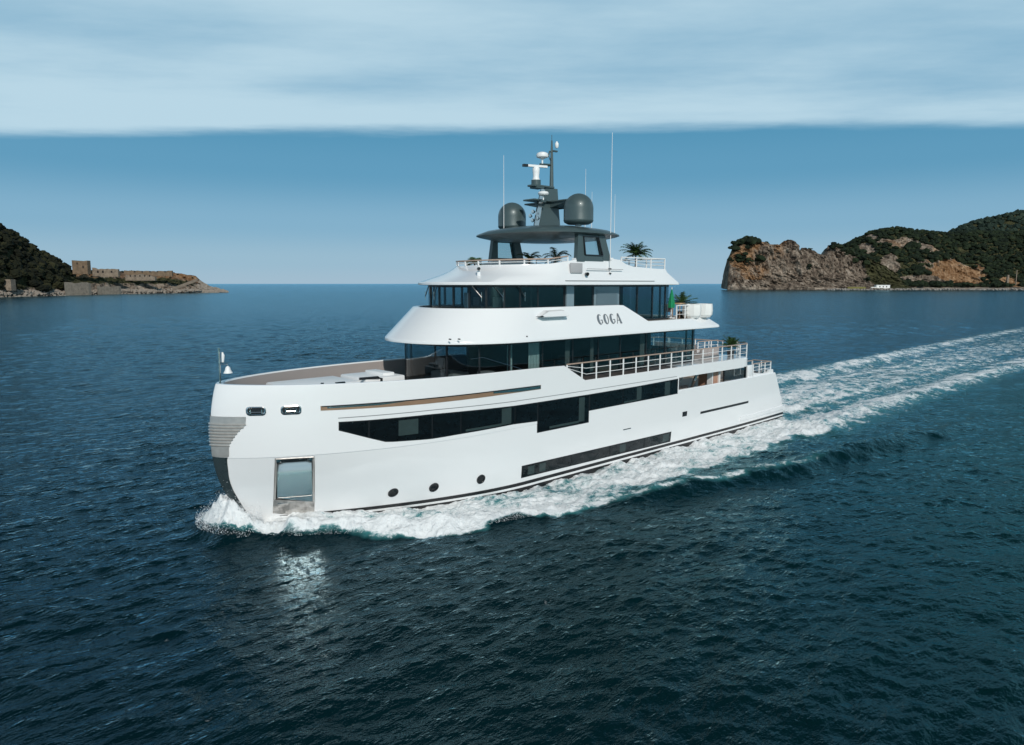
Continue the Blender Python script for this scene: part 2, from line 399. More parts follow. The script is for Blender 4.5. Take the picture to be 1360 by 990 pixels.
def sea_mat():
    m, k, p = new_mat('sea')
    tc_ = k.n('ShaderNodeTexCoord').outputs['Object']
    fo = k.attr('foam').outputs['Fac']; un = k.attr('unres').outputs['Fac']
    n_a = k.noise(.85, 9, .70, tc_, dist=.6, sc3=(.75, 1, 1)); n_b = k.noise(3.2, 6, .7, tc_, dist=.4)
    v = k.math('ADD', k.math('MULTIPLY', n_a, .72), k.math('MULTIPLY', n_b, .28))
    v = k.math('ADD', k.math('MULTIPLY', k.math('SUBTRACT', v, .5), 1.9), .5)
    lvl = k.math('SUBTRACT', k.math('MULTIPLY', fo, .78), v)
    mr_ = k.n('ShaderNodeMapRange', interpolation_type='SMOOTHSTEP'); k.l(lvl, mr_.inputs[0])
    mr_.inputs[1].default_value = -.25; mr_.inputs[2].default_value = .05
    foam = mr_.outputs[0]
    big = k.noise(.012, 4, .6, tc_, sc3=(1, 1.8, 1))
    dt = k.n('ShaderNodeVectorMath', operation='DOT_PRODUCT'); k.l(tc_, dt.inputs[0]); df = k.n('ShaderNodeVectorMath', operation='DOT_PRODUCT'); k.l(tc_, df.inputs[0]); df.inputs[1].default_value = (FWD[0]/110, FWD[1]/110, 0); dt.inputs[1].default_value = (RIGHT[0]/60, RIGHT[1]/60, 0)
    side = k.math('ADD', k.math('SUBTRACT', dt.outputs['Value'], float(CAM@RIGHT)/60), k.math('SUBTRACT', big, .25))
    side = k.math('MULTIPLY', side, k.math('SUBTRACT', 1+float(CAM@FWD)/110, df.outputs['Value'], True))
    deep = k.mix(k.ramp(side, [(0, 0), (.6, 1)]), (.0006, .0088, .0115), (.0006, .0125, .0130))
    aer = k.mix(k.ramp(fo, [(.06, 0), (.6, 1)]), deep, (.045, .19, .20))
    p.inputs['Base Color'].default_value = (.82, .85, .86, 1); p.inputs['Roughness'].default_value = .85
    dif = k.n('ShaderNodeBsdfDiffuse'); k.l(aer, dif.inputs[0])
    p.inputs['Specular IOR Level'].default_value = .2
    rg = k.math('ADD', k.math('MULTIPLY', un, .62), .05, True)
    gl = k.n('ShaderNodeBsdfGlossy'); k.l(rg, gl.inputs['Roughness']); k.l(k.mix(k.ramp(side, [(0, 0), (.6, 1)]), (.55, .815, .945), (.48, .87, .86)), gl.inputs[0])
    fr = k.n('ShaderNodeFresnel'); fr.inputs[0].default_value = 1.333
    b1 = k.noise(1.7, 5, .62, tc_, dist=.15, sc3=(.9, 1.4, 1)); b2 = k.noise(6, 4, .65, tc_, dist=.1, sc3=(.9, 1.3, 1))
    b0 = k.noise(.42, 5, .6, tc_, sc3=(.8, 1.5, 1)); b3 = k.noise(2.4, 4, .6, tc_, sc3=(.9, 1.5, 1)); rdg = k.math('SUBTRACT', 1, k.math('ABSOLUTE', k.math('SUBTRACT', k.math('MULTIPLY', b3, 2), 1)))
    bp = k.bump(b0, .8, .5); bp = k.bump(rdg, .38, .06, bp); bp = k.bump(b1, .5, .16, bp); bp = k.bump(b2, .28, .035, bp); bp = k.bump(v, .0, .1, bp)
    bf = k.n('ShaderNodeBump'); bf.inputs['Distance'].default_value = .22; k.l(k.math('MULTIPLY', foam, .8), bf.inputs['Strength']); k.l(v, bf.inputs['Height']); k.l(bp, bf.inputs['Normal']); bf.invert = True
    k.l(bf.outputs[0], p.inputs['Normal']); k.l(bp, gl.inputs['Normal']); k.l(bp, fr.inputs['Normal']); k.l(bp, dif.inputs['Normal'])
    w1 = k.n('ShaderNodeMixShader'); k.l(fr.outputs[0], w1.inputs[0]); k.l(dif.outputs[0], w1.inputs[1]); k.l(gl.outputs[0], w1.inputs[2])
    w2 = k.n('ShaderNodeMixShader'); k.l(foam, w2.inputs[0]); k.l(w1.outputs[0], w2.inputs[1]); k.l(p.outputs[0], w2.inputs[2])
    k.l(w2.outputs[0], m.node_tree.nodes['Material Output'].inputs[0])
    return m
sea()
# ------------------------------------------------------------------ headlands
# a = metres to the right of the flight line, d = metres ahead
def AW(a, d, z): return (CAM[0]+RIGHT[0]*a+FWD[0]*d, CAM[1]+RIGHT[1]*a+FWD[1]*d, z)
def rock_mat():
    m, k, p = new_mat('headland_rock')
    tc_ = k.n('ShaderNodeTexCoord').outputs['Object']
    n1 = k.noise(.05, 8, .68, tc_, dist=.4); n2 = k.noise(.22, 7, .7, tc_, sc3=(1, 1, .35)); n3 = k.noise(.02, 4, .6, tc_)
    nb = k.noise(.5, 6, .7, tc_, sc3=(1, 1, .5))
    v = k.math('ADD', k.math('MULTIPLY', n1, .5), k.math('MULTIPLY', n2, .5))
    grey = k.ramp(v, [(.36, (.018, .014, .011)), (.44, (.085, .064, .049)), (.52, (.20, .158, .122)), (.61, (.38, .32, .26))])
    och = k.ramp(v, [(.32, (.03, .017, .009)), (.44, (.16, .08, .034)), (.54, (.30, .185, .105)), (.66, (.48, .32, .19))])
    oa = k.attr('ochre').outputs['Fac']
    of = k.ramp(k.math('ADD', oa, k.math('MULTIPLY', k.math('SUBTRACT', n3, .5), 1.5)), [(.42, 0), (.62, 1)])
    c = k.mix(of, grey, och)
    pale = k.attr('pale').outputs['Fac']
    c = k.mix(k.math('MULTIPLY', pale, .8), c, k.ramp(v, [(.36, (.05, .042, .035)), (.48, (.26, .22, .18)), (.58, (.5, .44, .37))]))
    gv = k.ramp(k.math('ADD', k.attr('veg').outputs['Fac'], k.math('MULTIPLY', k.math('SUBTRACT', n1, .5), 1.6)), [(.45, 0), (.56, 1)])
    c = k.mix(gv, c, k.ramp(n2, [(.35, (.02, .022, .010)), (.6, (.07, .068, .03))]))
    wet = k.n('ShaderNodeSeparateXYZ'); k.l(tc_, wet.inputs[0])
    wf = k.ramp(k.math('ADD', k.math('MULTIPLY', wet.outputs[2], .16), k.math('MULTIPLY', n2, .5)), [(.30, 1), (.55, 0)])
    c = k.mix(k.math('MULTIPLY', wf, .85), c, (.018, .016, .015))
    k.l(c, p.inputs['Base Color']); p.inputs['Roughness'].default_value = .9; p.inputs['Specular IOR Level'].default_value = .2
    k.l(k.bump(k.math('ADD', nb, k.math('MULTIPLY', n2, .8)), .9, 1.6), p.inputs['Normal'])
    return m
ROCK = rock_mat()
def leaf_mat(name, c0, c1, c2):
    m, k, p = new_mat(name)
    tc_ = k.n('ShaderNodeTexCoord').outputs['Object']
    t = k.attr('tint').outputs['Fac']; n = k.noise(.35, 6, .7, tc_); n2 = k.noise(1.6, 5, .7, tc_)
    v = k.math('ADD', k.math('MULTIPLY', t, .42), k.math('ADD', k.math('MULTIPLY', n, .25), k.math('MULTIPLY', n2, .2)))
    k.l(k.ramp(v, [(.25, c0), (.5, c1), (.75, c2)]), p.inputs['Base Color']); p.inputs['Roughness'].default_value = .8; p.inputs['Specular IOR Level'].default_value = .2
    k.l(k.bump(n2, 1.0, .9), p.inputs['Normal'])
    return m
LEAF = leaf_mat('pine_foliage', (.006, .012, .006), (.014, .024, .010), (.028, .038, .015))
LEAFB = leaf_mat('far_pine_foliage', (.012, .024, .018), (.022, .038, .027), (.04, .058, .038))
class Sheet:
    def __init__(s, rows, prof, seed, rough=1.0, step=1.5, nt=90, tmax=2.0):
        'rows: (u, a_shore, d_shore, a_ridge, d_ridge, z_ridge); prof: (t, z fraction)'
        r = np.array(rows, float); s.u = r[:, 0]; s.r = r; s.prof = prof; s.seed = seed; s.rough = rough
        s.us = np.arange(s.u[0], s.u[-1], step)
        s.ts = np.concatenate([np.linspace(-.04, 1.05, nt), np.linspace(1.05, tmax, 18)[1:]])
    def base(s, u, t):
        g = [np.interp(u, s.u, s.r[:, k]) for k in range(1, 6)]
        pf = s.prof(u) if callable(s.prof) else s.prof
        if isinstance(pf, tuple):
            tt, z0, z1, w = pf; zf = np.interp(t, tt, z0)*(1-w)+np.interp(t, tt, z1)*w
        else: zf = np.interp(t, [q[0] for q in pf], [q[1] for q in pf])
        a = g[0]+(g[2]-g[0])*t; d = g[1]+(g[3]-g[1])*t; z = zf*g[4]
        return a, d, z, g
    def pos(s, u, t):
        a, d, z, g = s.base(u, t)
        L = np.hypot(g[2]-g[0], g[3]-g[1])+1e-6; nx, ny = -(g[2]-g[0])/L, -(g[3]-g[1])/L
        q = u if np.ptp(s.u) > 350 else u
        A = np.hypot(a-a.min(), d-d.min()) if False else a*.8+d*.6
        n1 = fbm(A/26, z/22+t*2, 4, s.seed)-.5; n2 = 1-np.abs(2*fbm(A/11, z/34+t*3, 4, s.seed+3)-1); n3 = fbm(A/4.2, z/5.5+t*9, 4, s.seed+9, .62)-.5
        env = np.clip(z/8, .15, 1)*np.clip(g[4]/30, .15, 1)*s.rough
        dsp = (n1*19+(n2-.6)*15+n3*11)*env
        zz = z+((fbm(A/9, d/9, 4, s.seed+5)-.5)*5+(fbm(A/3, d/3, 3, s.seed+6)-.5)*2.2)*np.clip(z/6, .1, 1)*np.clip(g[4]/25, .12, 1)*s.rough
        return a+nx*dsp, d+ny*dsp, zz
    def build(s, name, attrs):
        U, T = np.meshgrid(s.us, s.ts); a, d, z = s.pos(U.ravel(), T.ravel())
        co = np.column_stack(AW(a, d, z)); nr, nc = U.shape
        i = np.arange(nr-1)[:, None]*nc; j = np.arange(nc-1)[None, :]
        q = np.stack([i+j, i+j+1, i+nc+j+1, i+nc+j], -1).reshape(-1, 4)
        me = bpy.data.meshes.new(name); me.from_pydata(co.tolist(), [], q.tolist()); me.shade_smooth(); me.set_sharp_from_angle(angle=R_(22)); me.materials.append(ROCK)
        for nm, fn in attrs.items():
            at = me.attributes.new(nm, 'FLOAT', 'POINT'); at.data.foreach_set('value', np.asarray(fn(a, d, z, U.ravel(), T.ravel()), np.float32)*np.ones(len(a), np.float32))
        o = bpy.data.objects.new(name, me); COL.objects.link(o); o['kind'] = 'structure'; return o
# crown templates
def crown_template(sub, seed, squash=.75):
    bm = bmesh.new(); bmesh.ops.create_icosphere(bm, subdivisions=sub, radius=1)
    for v in bm.verts:
        n = mnoise.fractal(v.co*1.7+Vector((seed*7.1, 3.3, seed)), .9, 2.2, 4); v.co *= 1+.42*n
        v.co.z *= squash
        if v.co.z < -.3: v.co.z = -.3-(v.co.z+.3)*-.35
    vs = np.array([v.co[:] for v in bm.verts]); fs = np.array([[v.index for v in f.verts] for f in bm.faces]); bm.free(); return vs, fs
def woodland(name, pts, radii, sub, mat, seed=1, label=None, kind='stuff', squash=.8):
    tm = [crown_template(sub, q+seed, squash) for q in range(6)]; V = []; F = []; TN = []; b = 0; rng = np.random.default_rng(seed)
    for (x, y, z), r in zip(pts, radii):
        vs, fs = tm[rng.integers(6)]; th = rng.uniform(0, 6.28); c, s = math.cos(th), math.sin(th)
        w = vs*r*np.array([rng.uniform(.85, 1.2), rng.uniform(.85, 1.2), rng.uniform(.75, 1.2)])
        w = np.column_stack([w[:, 0]*c-w[:, 1]*s, w[:, 0]*s+w[:, 1]*c, w[:, 2]])+np.array([x, y, z+r*.35])
        V.append(w); F.append(fs+b); b += len(vs); TN.append(np.full(len(vs), rng.uniform(0, 1)**1.3))
    V = np.concatenate(V); F = np.concatenate(F); TN = np.concatenate(TN)
    me = bpy.data.meshes.new(name); me.from_pydata(V.tolist(), [], F.tolist()); me.materials.append(mat)
    at = me.attributes.new('tint', 'FLOAT', 'POINT'); at.data.foreach_set('value', TN.astype(np.float32))
    o = bpy.data.objects.new(name, me); COL.objects.link(o)
    if kind: o['kind'] = kind
    if label: o['label'] = label
    return o
def scatter(sh, n, mask, seed, r0, r1, t0=.0, t1=1.15):
    rng = np.random.default_rng(seed); u = rng.uniform(sh.u[0], sh.u[-1], n); t = rng.uniform(t0, t1, n)
    a, d, z = sh.pos(u, t); k = mask(a, d, z, u, t) & (z > 2.5); r = rng.uniform(r0, r1, n)*(.8+.5*vnoise(u/15, t*6, seed))
    return np.column_stack(AW(a, d, z))[k], r[k]

# ---- left headland
Lr = [(-260, -442, 430, -487, 500, 96), (-200, -442, 470, -486.9, 530, 99.9), (-80, -445, 548, -485.6, 608, 82), (0, -436, 600, -473.8, 655, 62.5), (20, -436, 620, -474.3, 675, 56), (50, -436, 650, -474.2, 705, 42), (75, -436, 676, -472.2, 730, 33),
      (85, -436, 686, -472.2, 742, 28), (100, -436, 705, -472.8, 758, 24.5), (122, -435, 735, -471.5, 790, 25.5), (160, -435, 783, -466.5, 843, 25.5), (200, -424, 818, -450.2, 878, 25.5), (222, -412, 842, -438.5, 895, 26.5),
      (245, -401, 862, -419, 900, 23.0), (260, -394, 877, -405.9, 908, 20), (267, -391, 884, -400, 909, 13.9), (280, -382, 894, -388.7, 908, 8.1), (292, -375, 905, -378.2, 914, 4.2), (305, -367, 915, -369.5, 918, .2)]
lp_h = [(-.1, -.05), (0, -.015), (.03, .03), (.10, .07), (.16, .10), (.3, .26), (.7, .72), (1, 1), (1.15, 1.03), (1.5, .9), (2, .2)]
lp_f = [(-.1, -.12), (0, -.05), (.03, .06), (.10, .14), (.16, .17), (.3, .45), (.45, .52), (.62, .55), (.8, .78), (.95, .98), (1, 1), (1.15, 1.0), (1.5, .9), (2, .2)]
def lprof(u):
    tt = sorted(set(p[0] for p in lp_h) | set(p[0] for p in lp_f)); f = lambda P: [float(np.interp(t, [q[0] for q in P], [q[1] for q in P])) for t in tt]
    return (tt, f(lp_h), f(lp_f), np.clip((np.asarray(u)-60)/50, 0, 1))
LS = Sheet(Lr, lprof, 5, .62, .7, 80)
LS.build('headland_terrain', dict(ochre=lambda a, d, z, u, t: .28+.25*np.clip((u-60)/60, 0, 1)*(t > .7), pale=lambda a, d, z, u, t: np.clip((u-262)/10, 0, 1)+.5*np.clip((.17-t)/.05, 0, 1),
      veg=lambda a, d, z, u, t: np.where(u < 105, np.clip((t-.15)/.1, 0, 1), .72*np.clip((t-.26)/.06, 0, 1)*np.clip((.8-t)/.12, 0, 1)*np.clip((262-u)/10, 0, 1))))
p1, r1 = scatter(LS, 2300, lambda a, d, z, u, t: ((u < 92+12*np.sin(t*9)) & (t > .2+.07*np.sin(u*.21))), 3, 2.2, 4.6)
LEAFL = leaf_mat('brownish_pine_foliage', (.009, .011, .006), (.022, .024, .010), (.052, .05, .022))
woodland('pine_wood', p1, r1, 3, LEAFL, 2, 'dark pine wood covering the hill of the left headland')
p1, r1 = scatter(LS, 900, lambda a, d, z, u, t: (u > 92) & (u < 258) & (t > .25) & (t < 1.0) & ((t < .66) | (fbm(u/9, t*4, 2, 8) > .5)), 9, .7, 1.7)
woodland('scrub', p1, r1*np.where(r1 > 0, 1, 1), 1, LEAF, 4, 'low green scrub between the old walls of the left headland', squash=.55)

def sboxes(mb, a0, a1, d0, d1, z0, z1):
    P = [AW(a, d, z) for z in (z0, z1) for a, d in ((a0, d0), (a1, d0), (a1, d1), (a0, d1))]
    return mb.add(P, [(3, 2, 1, 0), (4, 5, 6, 7), (0, 1, 5, 4), (1, 2, 6, 5), (2, 3, 7, 6), (3, 0, 4, 7)])
def stone_mat(name, c):
    m, k, p = new_mat(name); tc_ = k.n('ShaderNodeTexCoord').outputs['Object']
    n = k.noise(.35, 8, .7, tc_); n2 = k.noise(1.2, 5, .7, tc_, sc3=(1, 1, 2))
    v = k.math('ADD', k.math('MULTIPLY', n, .6), k.math('MULTIPLY', n2, .4))
    k.l(k.ramp(v, [(.3, tuple(q*.35 for q in c)), (.5, c), (.68, tuple(min(1, q*1.5) for q in c))]), p.inputs['Base Color']); p.inputs['Roughness'].default_value = .9
    k.l(k.bump(n2, .8, .4), p.inputs['Normal']); return m
STONE = stone_mat('old_stone', (.165, .118, .077)); STONE2 = stone_mat('pale_stone', (.21, .168, .128)); STONE3 = stone_mat('grey_sea_wall_stone', (.30, .245, .19)); HOLE = pmat('dark_opening', (.015, .013, .012), .9)
def ruin(name, label, cat, a0, a1, d, dep, z0, z1, mat, holes=(), jag=1.2, seed=1, group=None):
    'a broken wall; d may be a pair of distances for a wall that runs obliquely'
    d0, d1 = d if isinstance(d, tuple) else (d, d)
    E0 = empty(name, AW((a0+a1)/2, (d0+d1)/2, z0)); tag(E0, label, cat, group)
    rng = np.random.default_rng(seed); L = math.hypot(a1-a0, d1-d0); n = max(4, int(L/2.2)); top = []
    h_ = 0
    for k in range(n+1):
        h_ = .6*h_+.4*rng.uniform(0, jag); f = k/n; top.append((a0+(a1-a0)*f, d0+(d1-d0)*f, z1-h_*1.4))
    V = []
    for dd in (0, dep):
        V += [AW(a, q+dd, z0-3) for a, q, z in top]+[AW(a, q+dd, z) for a, q, z in top]
    m_ = n+1; F = []
    for k in range(n):
        F += [(k, k+1, m_+k+1, m_+k), (2*m_+k, 3*m_+k, 3*m_+k+1, 2*m_+k+1), (m_+k, m_+k+1, 3*m_+k+1, 3*m_+k)]
    F += [(0, m_, 3*m_, 2*m_), (n, 2*m_+n, 3*m_+n, m_+n)]
    w = MB().add(V, F).build('wall', mat, None, 0); w.parent = E0; w.matrix_parent_inverse = Matrix.Translation(E0.location).inverted()
    for (ha, hz, hw, hh) in holes:
        h = sboxes(MB(), ha-hw/2, ha+hw/2, d0-.12, d0+.5, hz, hz+hh).build('window', HOLE, None, 0); h.parent = E0; h.matrix_parent_inverse = Matrix.Translation(E0.location).inverted()
    return E0
ruin('stone_tower', 'square brown stone tower ruin rising beside the pine wood', 'tower', -461, -445, 742, 6, 24, 35.6, STONE, [(-449.5, 27, 1.4, 2.6), (-455.5, 31.0, 1.2, 2)], 1.6, 2)
ruin('ruined_building', 'roofless pale ruin with dark window openings below the square tower', 'ruin', -458, -430, 772, 3, 21.5, 28.6, STONE2, [(-452, 22.6, 2, 2.6), (-446.5, 22.6, 2, 2.6), (-437, 22.8, 1.8, 2.2)], 3.2, 3)
ruin('rampart_wall', 'long low rampart along the crest of the left headland', 'stone wall', -461, -404, 840, 3, 23, 27.6, STONE, [(-448+k*9, 24.3, 1.6, 1.6) for k in range(5)], 1.9, 4)
ruin('rampart_wall', 'pale broken terrace wall in front of the crest rampart', 'stone wall', -446, -412, 815, 4, 17.5, 22.8, STONE2, [(-440+k*5.5, 18.8, 1.4, 2.2) for k in range(5)], 3.6, 5)
ruin('retaining_wall', 'tall grey stone retaining wall above the shore below the tower', 'stone wall', -434, -429, (684, 715), 4, 2.0, 13.0, STONE3, [], 1.8, 6)
ruin('retaining_wall', 'brownish sea wall further along the shore of the left headland', 'stone wall', -434, -429, (738, 770), 4, 1.0, 10.0, STONE3, [], 3.4, 7)
ruin('shore_house', 'pale low stone house at the far left shore under the pines', 'house', -446, -434.5, 612, 6, 8, 15, STONE2, [(-441, 10.5, 1.2, 1.8)], .4, 8)
sw = MB(); 
V0 = [(-404, 838, 5.5), (-384, 862, 17.2)]
for dd in (0, 1.2): sw.v += [AW(V0[0][0], V0[0][1]+dd, 2.5), AW(V0[1][0], V0[1][1]+dd, 14), AW(V0[1][0], V0[1][1]+dd, 17.4), AW(V0[0][0], V0[0][1]+dd, 6.2)]
sw.f += [(0, 1, 2, 3), (7, 6, 5, 4), (3, 2, 6, 7), (0, 4, 5, 1)]
tag(sw.build('ramp_wall', STONE2, None, 0), 'sloping pale wall climbing to the tip of the left headland', 'stone wall')

# ---- right headland: the crag
Ar = [(381, 380, 1246, 382.5, 1250, 1.0), (384, 383, 1246, 386.3, 1275, 20.5), (388, 387, 1246, 389.8, 1286, 38), (392, 391, 1246, 393.2, 1290, 56), (402, 400, 1247, 403.2, 1296, 76), (416, 415, 1248, 416.6, 1298, 86), (436, 434, 1249, 436.7, 1300, 91.5), (450, 449, 1249, 450.6, 1300, 89), (471, 470, 1250, 471.5, 1300, 82),
      (487, 487, 1250, 487.8, 1300, 81.5), (494, 494, 1250, 494.4, 1300, 88), (502, 502, 1250, 502.5, 1300, 90), (516, 516, 1250, 516.1, 1300, 89.6), (523, 523, 1250, 523.4, 1300, 80), (526.5, 526, 1250, 526.7, 1302, 69.4), (533, 533, 1251, 533.2, 1306, 76), (552, 552, 1251, 552.5, 1310, 73.4), (564, 563, 1252, 563.8, 1312, 67), (579, 579, 1252, 579, 1314, 64),
      (582.5, 582, 1252, 582.5, 1318, 74.8), (587, 587, 1252, 587.5, 1322, 80), (612, 610, 1253, 612.4, 1330, 76), (656, 650, 1254, 656.4, 1345, 66), (700, 690, 1254, 695, 1350, 50), (730, 720, 1254, 725, 1350, 36)]
tt_ = [-.1, 0, .04, .25, .45, .6, .68, .78, .9, 1.0, 1.2, 1.6, 2]
zc_ = [-.1, -.03, .10, .42, .60, .78, .88, .94, .98, 1, .96, .7, .1]      # steep all the way
zt_ = [-.1, -.03, .045, .12, .24, .36, .55, .80, .95, 1, .97, .75, .1]    # scree below, cliff above
AS = Sheet(Ar, lambda u: (tt_, zc_, zt_, np.clip((np.asarray(u)-405)/45, 0, 1)), 21, .95, 1.1, 110)
AS.build('headland_terrain', dict(ochre=lambda a, d, z, u, t: .6*np.exp(-((u-425)/42)**2)*(z > 18)+.35*np.exp(-((u-485)/18)**2)*(z > 55)+.1, pale=lambda a, d, z, u, t: .3*np.clip((20-z)/15, 0, 1)*np.clip((470-u)/60, 0, 1),
      veg=lambda a, d, z, u, t: .0*u+np.clip((u-640)/40, 0, .7)))
# the wooded hill behind the shore
Br = [(600, 560, 1300, 620, 1400, 40), (631, 600, 1290, 631.4, 1450, 59.9), (652, 640, 1285, 652, 1450, 73), (676, 665, 1280, 676, 1450, 86), (720, 712, 1278, 720.7, 1450, 106), (743, 735, 1276, 742.9, 1450, 117), (773, 765, 1275, 773.2, 1450, 121.5), (812, 800, 1274, 811.8, 1450, 117), (858, 842, 1273, 858, 1450, 114),
      (892, 872, 1272, 892, 1450, 110), (935, 905, 1270, 934.7, 1450, 113), (996, 960, 1268, 996, 1450, 114), (1042, 1000, 1266, 1042, 1450, 113), (1133, 1080, 1262, 1133, 1450, 118), (1350, 1280, 1250, 1349, 1450, 112)]
pb = [(-.1, -.03), (0, -.01), (.02, .02), (.12, .035), (.25, .06), (.34, .16), (.5, .42), (.7, .72), (.9, .95), (1, 1), (1.3, .95), (2, .5)]
BS = Sheet(Br, pb, 41, .8, 1.8, 100)
def scar(a, z): return np.maximum(sstep(1.15, .85, np.hypot((a-848)/56, (z-34+.16*(a-845))/22)+1.1*(fbm(a/14, z/11, 4, 71)-.5)), sstep(1.1, .85, np.hypot((a-932)/16, (z-14)/10)))
def pink(a, z): return np.maximum.reduce([sstep(1.2, .8, np.hypot((a-765+1.1*(z-92)*-.8)/42, (z-92-.0*a)/8+.35*np.sin(a/7))), sstep(1.2, .8, np.hypot((a-812)/22, (z-80)/9)+1.0*(fbm(a/9, z/8, 4, 72)-.5)), sstep(1.2, .8, np.hypot((a-706)/13, (z-80)/11)), sstep(1.2, .8, np.hypot((a-725)/9, (z-104)/8))])
def gully(a, z): return np.maximum(sstep(1.2, .8, np.hypot((a-722-.5*(z-40))/16, (z-42)/26)), sstep(1.2, .8, np.hypot((a-790)/60, (z-20)/7)))
BS.build('headland_terrain', dict(ochre=lambda a, d, z, u, t: np.clip(.9*scar(a, z)+.45*pink(a, z), 0, 1), pale=lambda a, d, z, u, t: .55*np.clip((.16-t)/.06, 0, 1)+.25*pink(a, z), veg=lambda a, d, z, u, t: np.clip(1-1.4*np.maximum.reduce([scar(a, z), pink(a, z), gully(a, z)]), 0, 1)*(t > .17)*.9))
p2, r2 = scatter(BS, 7000, lambda a, d, z, u, t: (t > .18) & (np.maximum.reduce([scar(a, z), pink(a, z), gully(a, z)]) < .4) & ((u > 690) | (z > 62) | ((u > 640) & (z < 50) & (z > 22))), 13, 2.6, 5.4)
woodland('hill_wood', p2, r2, 2, LEAF, 6, 'dense green wood over the right headland above the rock scars')
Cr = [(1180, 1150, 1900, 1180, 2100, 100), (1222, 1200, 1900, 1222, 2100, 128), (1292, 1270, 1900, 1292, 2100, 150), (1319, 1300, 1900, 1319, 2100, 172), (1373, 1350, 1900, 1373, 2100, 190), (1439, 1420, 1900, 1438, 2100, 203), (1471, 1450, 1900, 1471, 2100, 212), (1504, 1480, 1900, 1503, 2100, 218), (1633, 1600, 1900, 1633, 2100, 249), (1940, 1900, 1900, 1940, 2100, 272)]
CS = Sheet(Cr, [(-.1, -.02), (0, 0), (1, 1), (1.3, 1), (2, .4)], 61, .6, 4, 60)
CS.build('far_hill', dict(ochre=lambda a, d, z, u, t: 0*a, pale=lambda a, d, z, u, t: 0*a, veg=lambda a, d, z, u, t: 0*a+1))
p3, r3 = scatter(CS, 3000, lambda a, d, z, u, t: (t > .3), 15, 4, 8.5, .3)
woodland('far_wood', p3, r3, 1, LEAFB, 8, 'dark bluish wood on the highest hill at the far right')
# single bushes and trees one can tell apart on the crag
def sheet_at(sh, u, zt):
    ts = np.linspace(0, 1.1, 200); a, d, z = sh.pos(np.full(200, float(u)), ts); k = int(np.argmin(np.abs(z-zt))); return a[k], d[k], z[k]
LEAFX = LEAF
bush = [(426, 84, 9.5, 'tree', 'largest dark tree crown on top of the crag'), (413, 80, 7, 'tree', 'dark tree on the crag top left of the largest crown'), (402, 72, 6, 'tree', 'dark tree hanging over the left edge of the crag'), (437, 88, 7.5, 'tree', 'dark tree on the crag top right of the largest crown'), (394, 54, 4, 'bush', 'bush on the seaward edge of the crag halfway up'),
        (448, 52, 9, 'bush', 'big round dark bush in the middle of the crag face'), (415, 56, 7, 'bush', 'dark bush on the crag face left of the big round one'), (424, 53, 5, 'bush', 'smaller bush between the two on the crag face'), (465, 86, 3, 'bush', 'tiny bush on the crag skyline beside the rock tower'), (538, 40, 5, 'bush', 'lone bush on the scree below the notch in the crag'), (548, 76, 2.6, 'bush', 'tiny bush on the skyline right of the notch'),
        (592, 78, 7, 'tree', 'tree on the right hand pinnacle at its left edge'), (604, 80, 6, 'tree', 'tree on top of the right hand pinnacle'), (618, 76, 8, 'tree', 'tree on the slope right of the pinnacle'), (634, 66, 9, 'tree', 'broad tree above the grey cliff'), (650, 56, 10, 'tree', 'dark tree at the right end of the grey cliff'), (668, 40, 9, 'tree', 'dark tree below the right end of the grey cliff'), (676, 24, 9, 'tree', 'dark tree at the foot of the grey cliff'), (652, 18, 5, 'bush', 'low bush at the foot of the grey cliff')]
TRUNK = pmat('bark', (.06, .045, .035), .9)
for k, (u, z, r, kind, lab) in enumerate(bush):
    sh = AS if u < 660 else BS
    r *= 1.45 if u < 560 else 1.15
    a, d, zz = sheet_at(sh, u, z); x, y, _ = AW(a, d-r*.35, zz)
    if kind == 'tree':
        E0 = empty('tree', (x, y, zz)); tag(E0, lab, 'tree', 'trees along the top of the crag')
        pts = [(q[0]*r*.55, q[1]*r*.55, q[2]*r*.3) for q in RNG.normal(0, 1, (9, 3))]
        c = woodland('crown', pts, [r*RNG.uniform(.4, .65) for _ in pts], 2, LEAF, 20+k, None, None); c.parent = E0; c.location = (0, 0, .2)
        t = MB().tube([(0, 0, -r*.8), (.1, 0, -r*.2), (.2, .1, r*.2)], [r*.06, r*.045, r*.03], 7).build('trunk', TRUNK, E0)
    else:
        pts = [(q[0]*r*.5, q[1]*r*.5, q[2]*r*.3) for q in RNG.normal(0, 1, (7, 3))]
        c = woodland('bush', pts, [r*RNG.uniform(.4, .6) for _ in pts], 2, LEAF, 20+k, lab, None); c.location = (x, y, zz); tag(c, lab, 'bush', 'bushes on the crag')
# low shrubs along the right shore
for k, (a, r) in enumerate(((735, 4.5), (752, 6), (782, 8.5), (800, 6), (826, 7.5), (842, 7), (858, 6), (885, 6.5), (900, 7), (915, 6))):
    a_, d_, z_ = a, 1290+RNG.uniform(-3, 6), 7.
    x, y, _ = AW(a_, d_, z_)
    pts = [(q[0]*r*.7, q[1]*r*.5, q[2]*r*.22) for q in RNG.normal(0, 1, (8, 3))]
    c = woodland('shrub', pts, [r*RNG.uniform(.4, .6) for _ in pts], 2, LEAF, 60+k, None, None); c.location = (x, y, z_)
    tag(c, 'dark shrub in the row along the right shore below the rock scars', 'shrub', 'shrubs along the right shore')
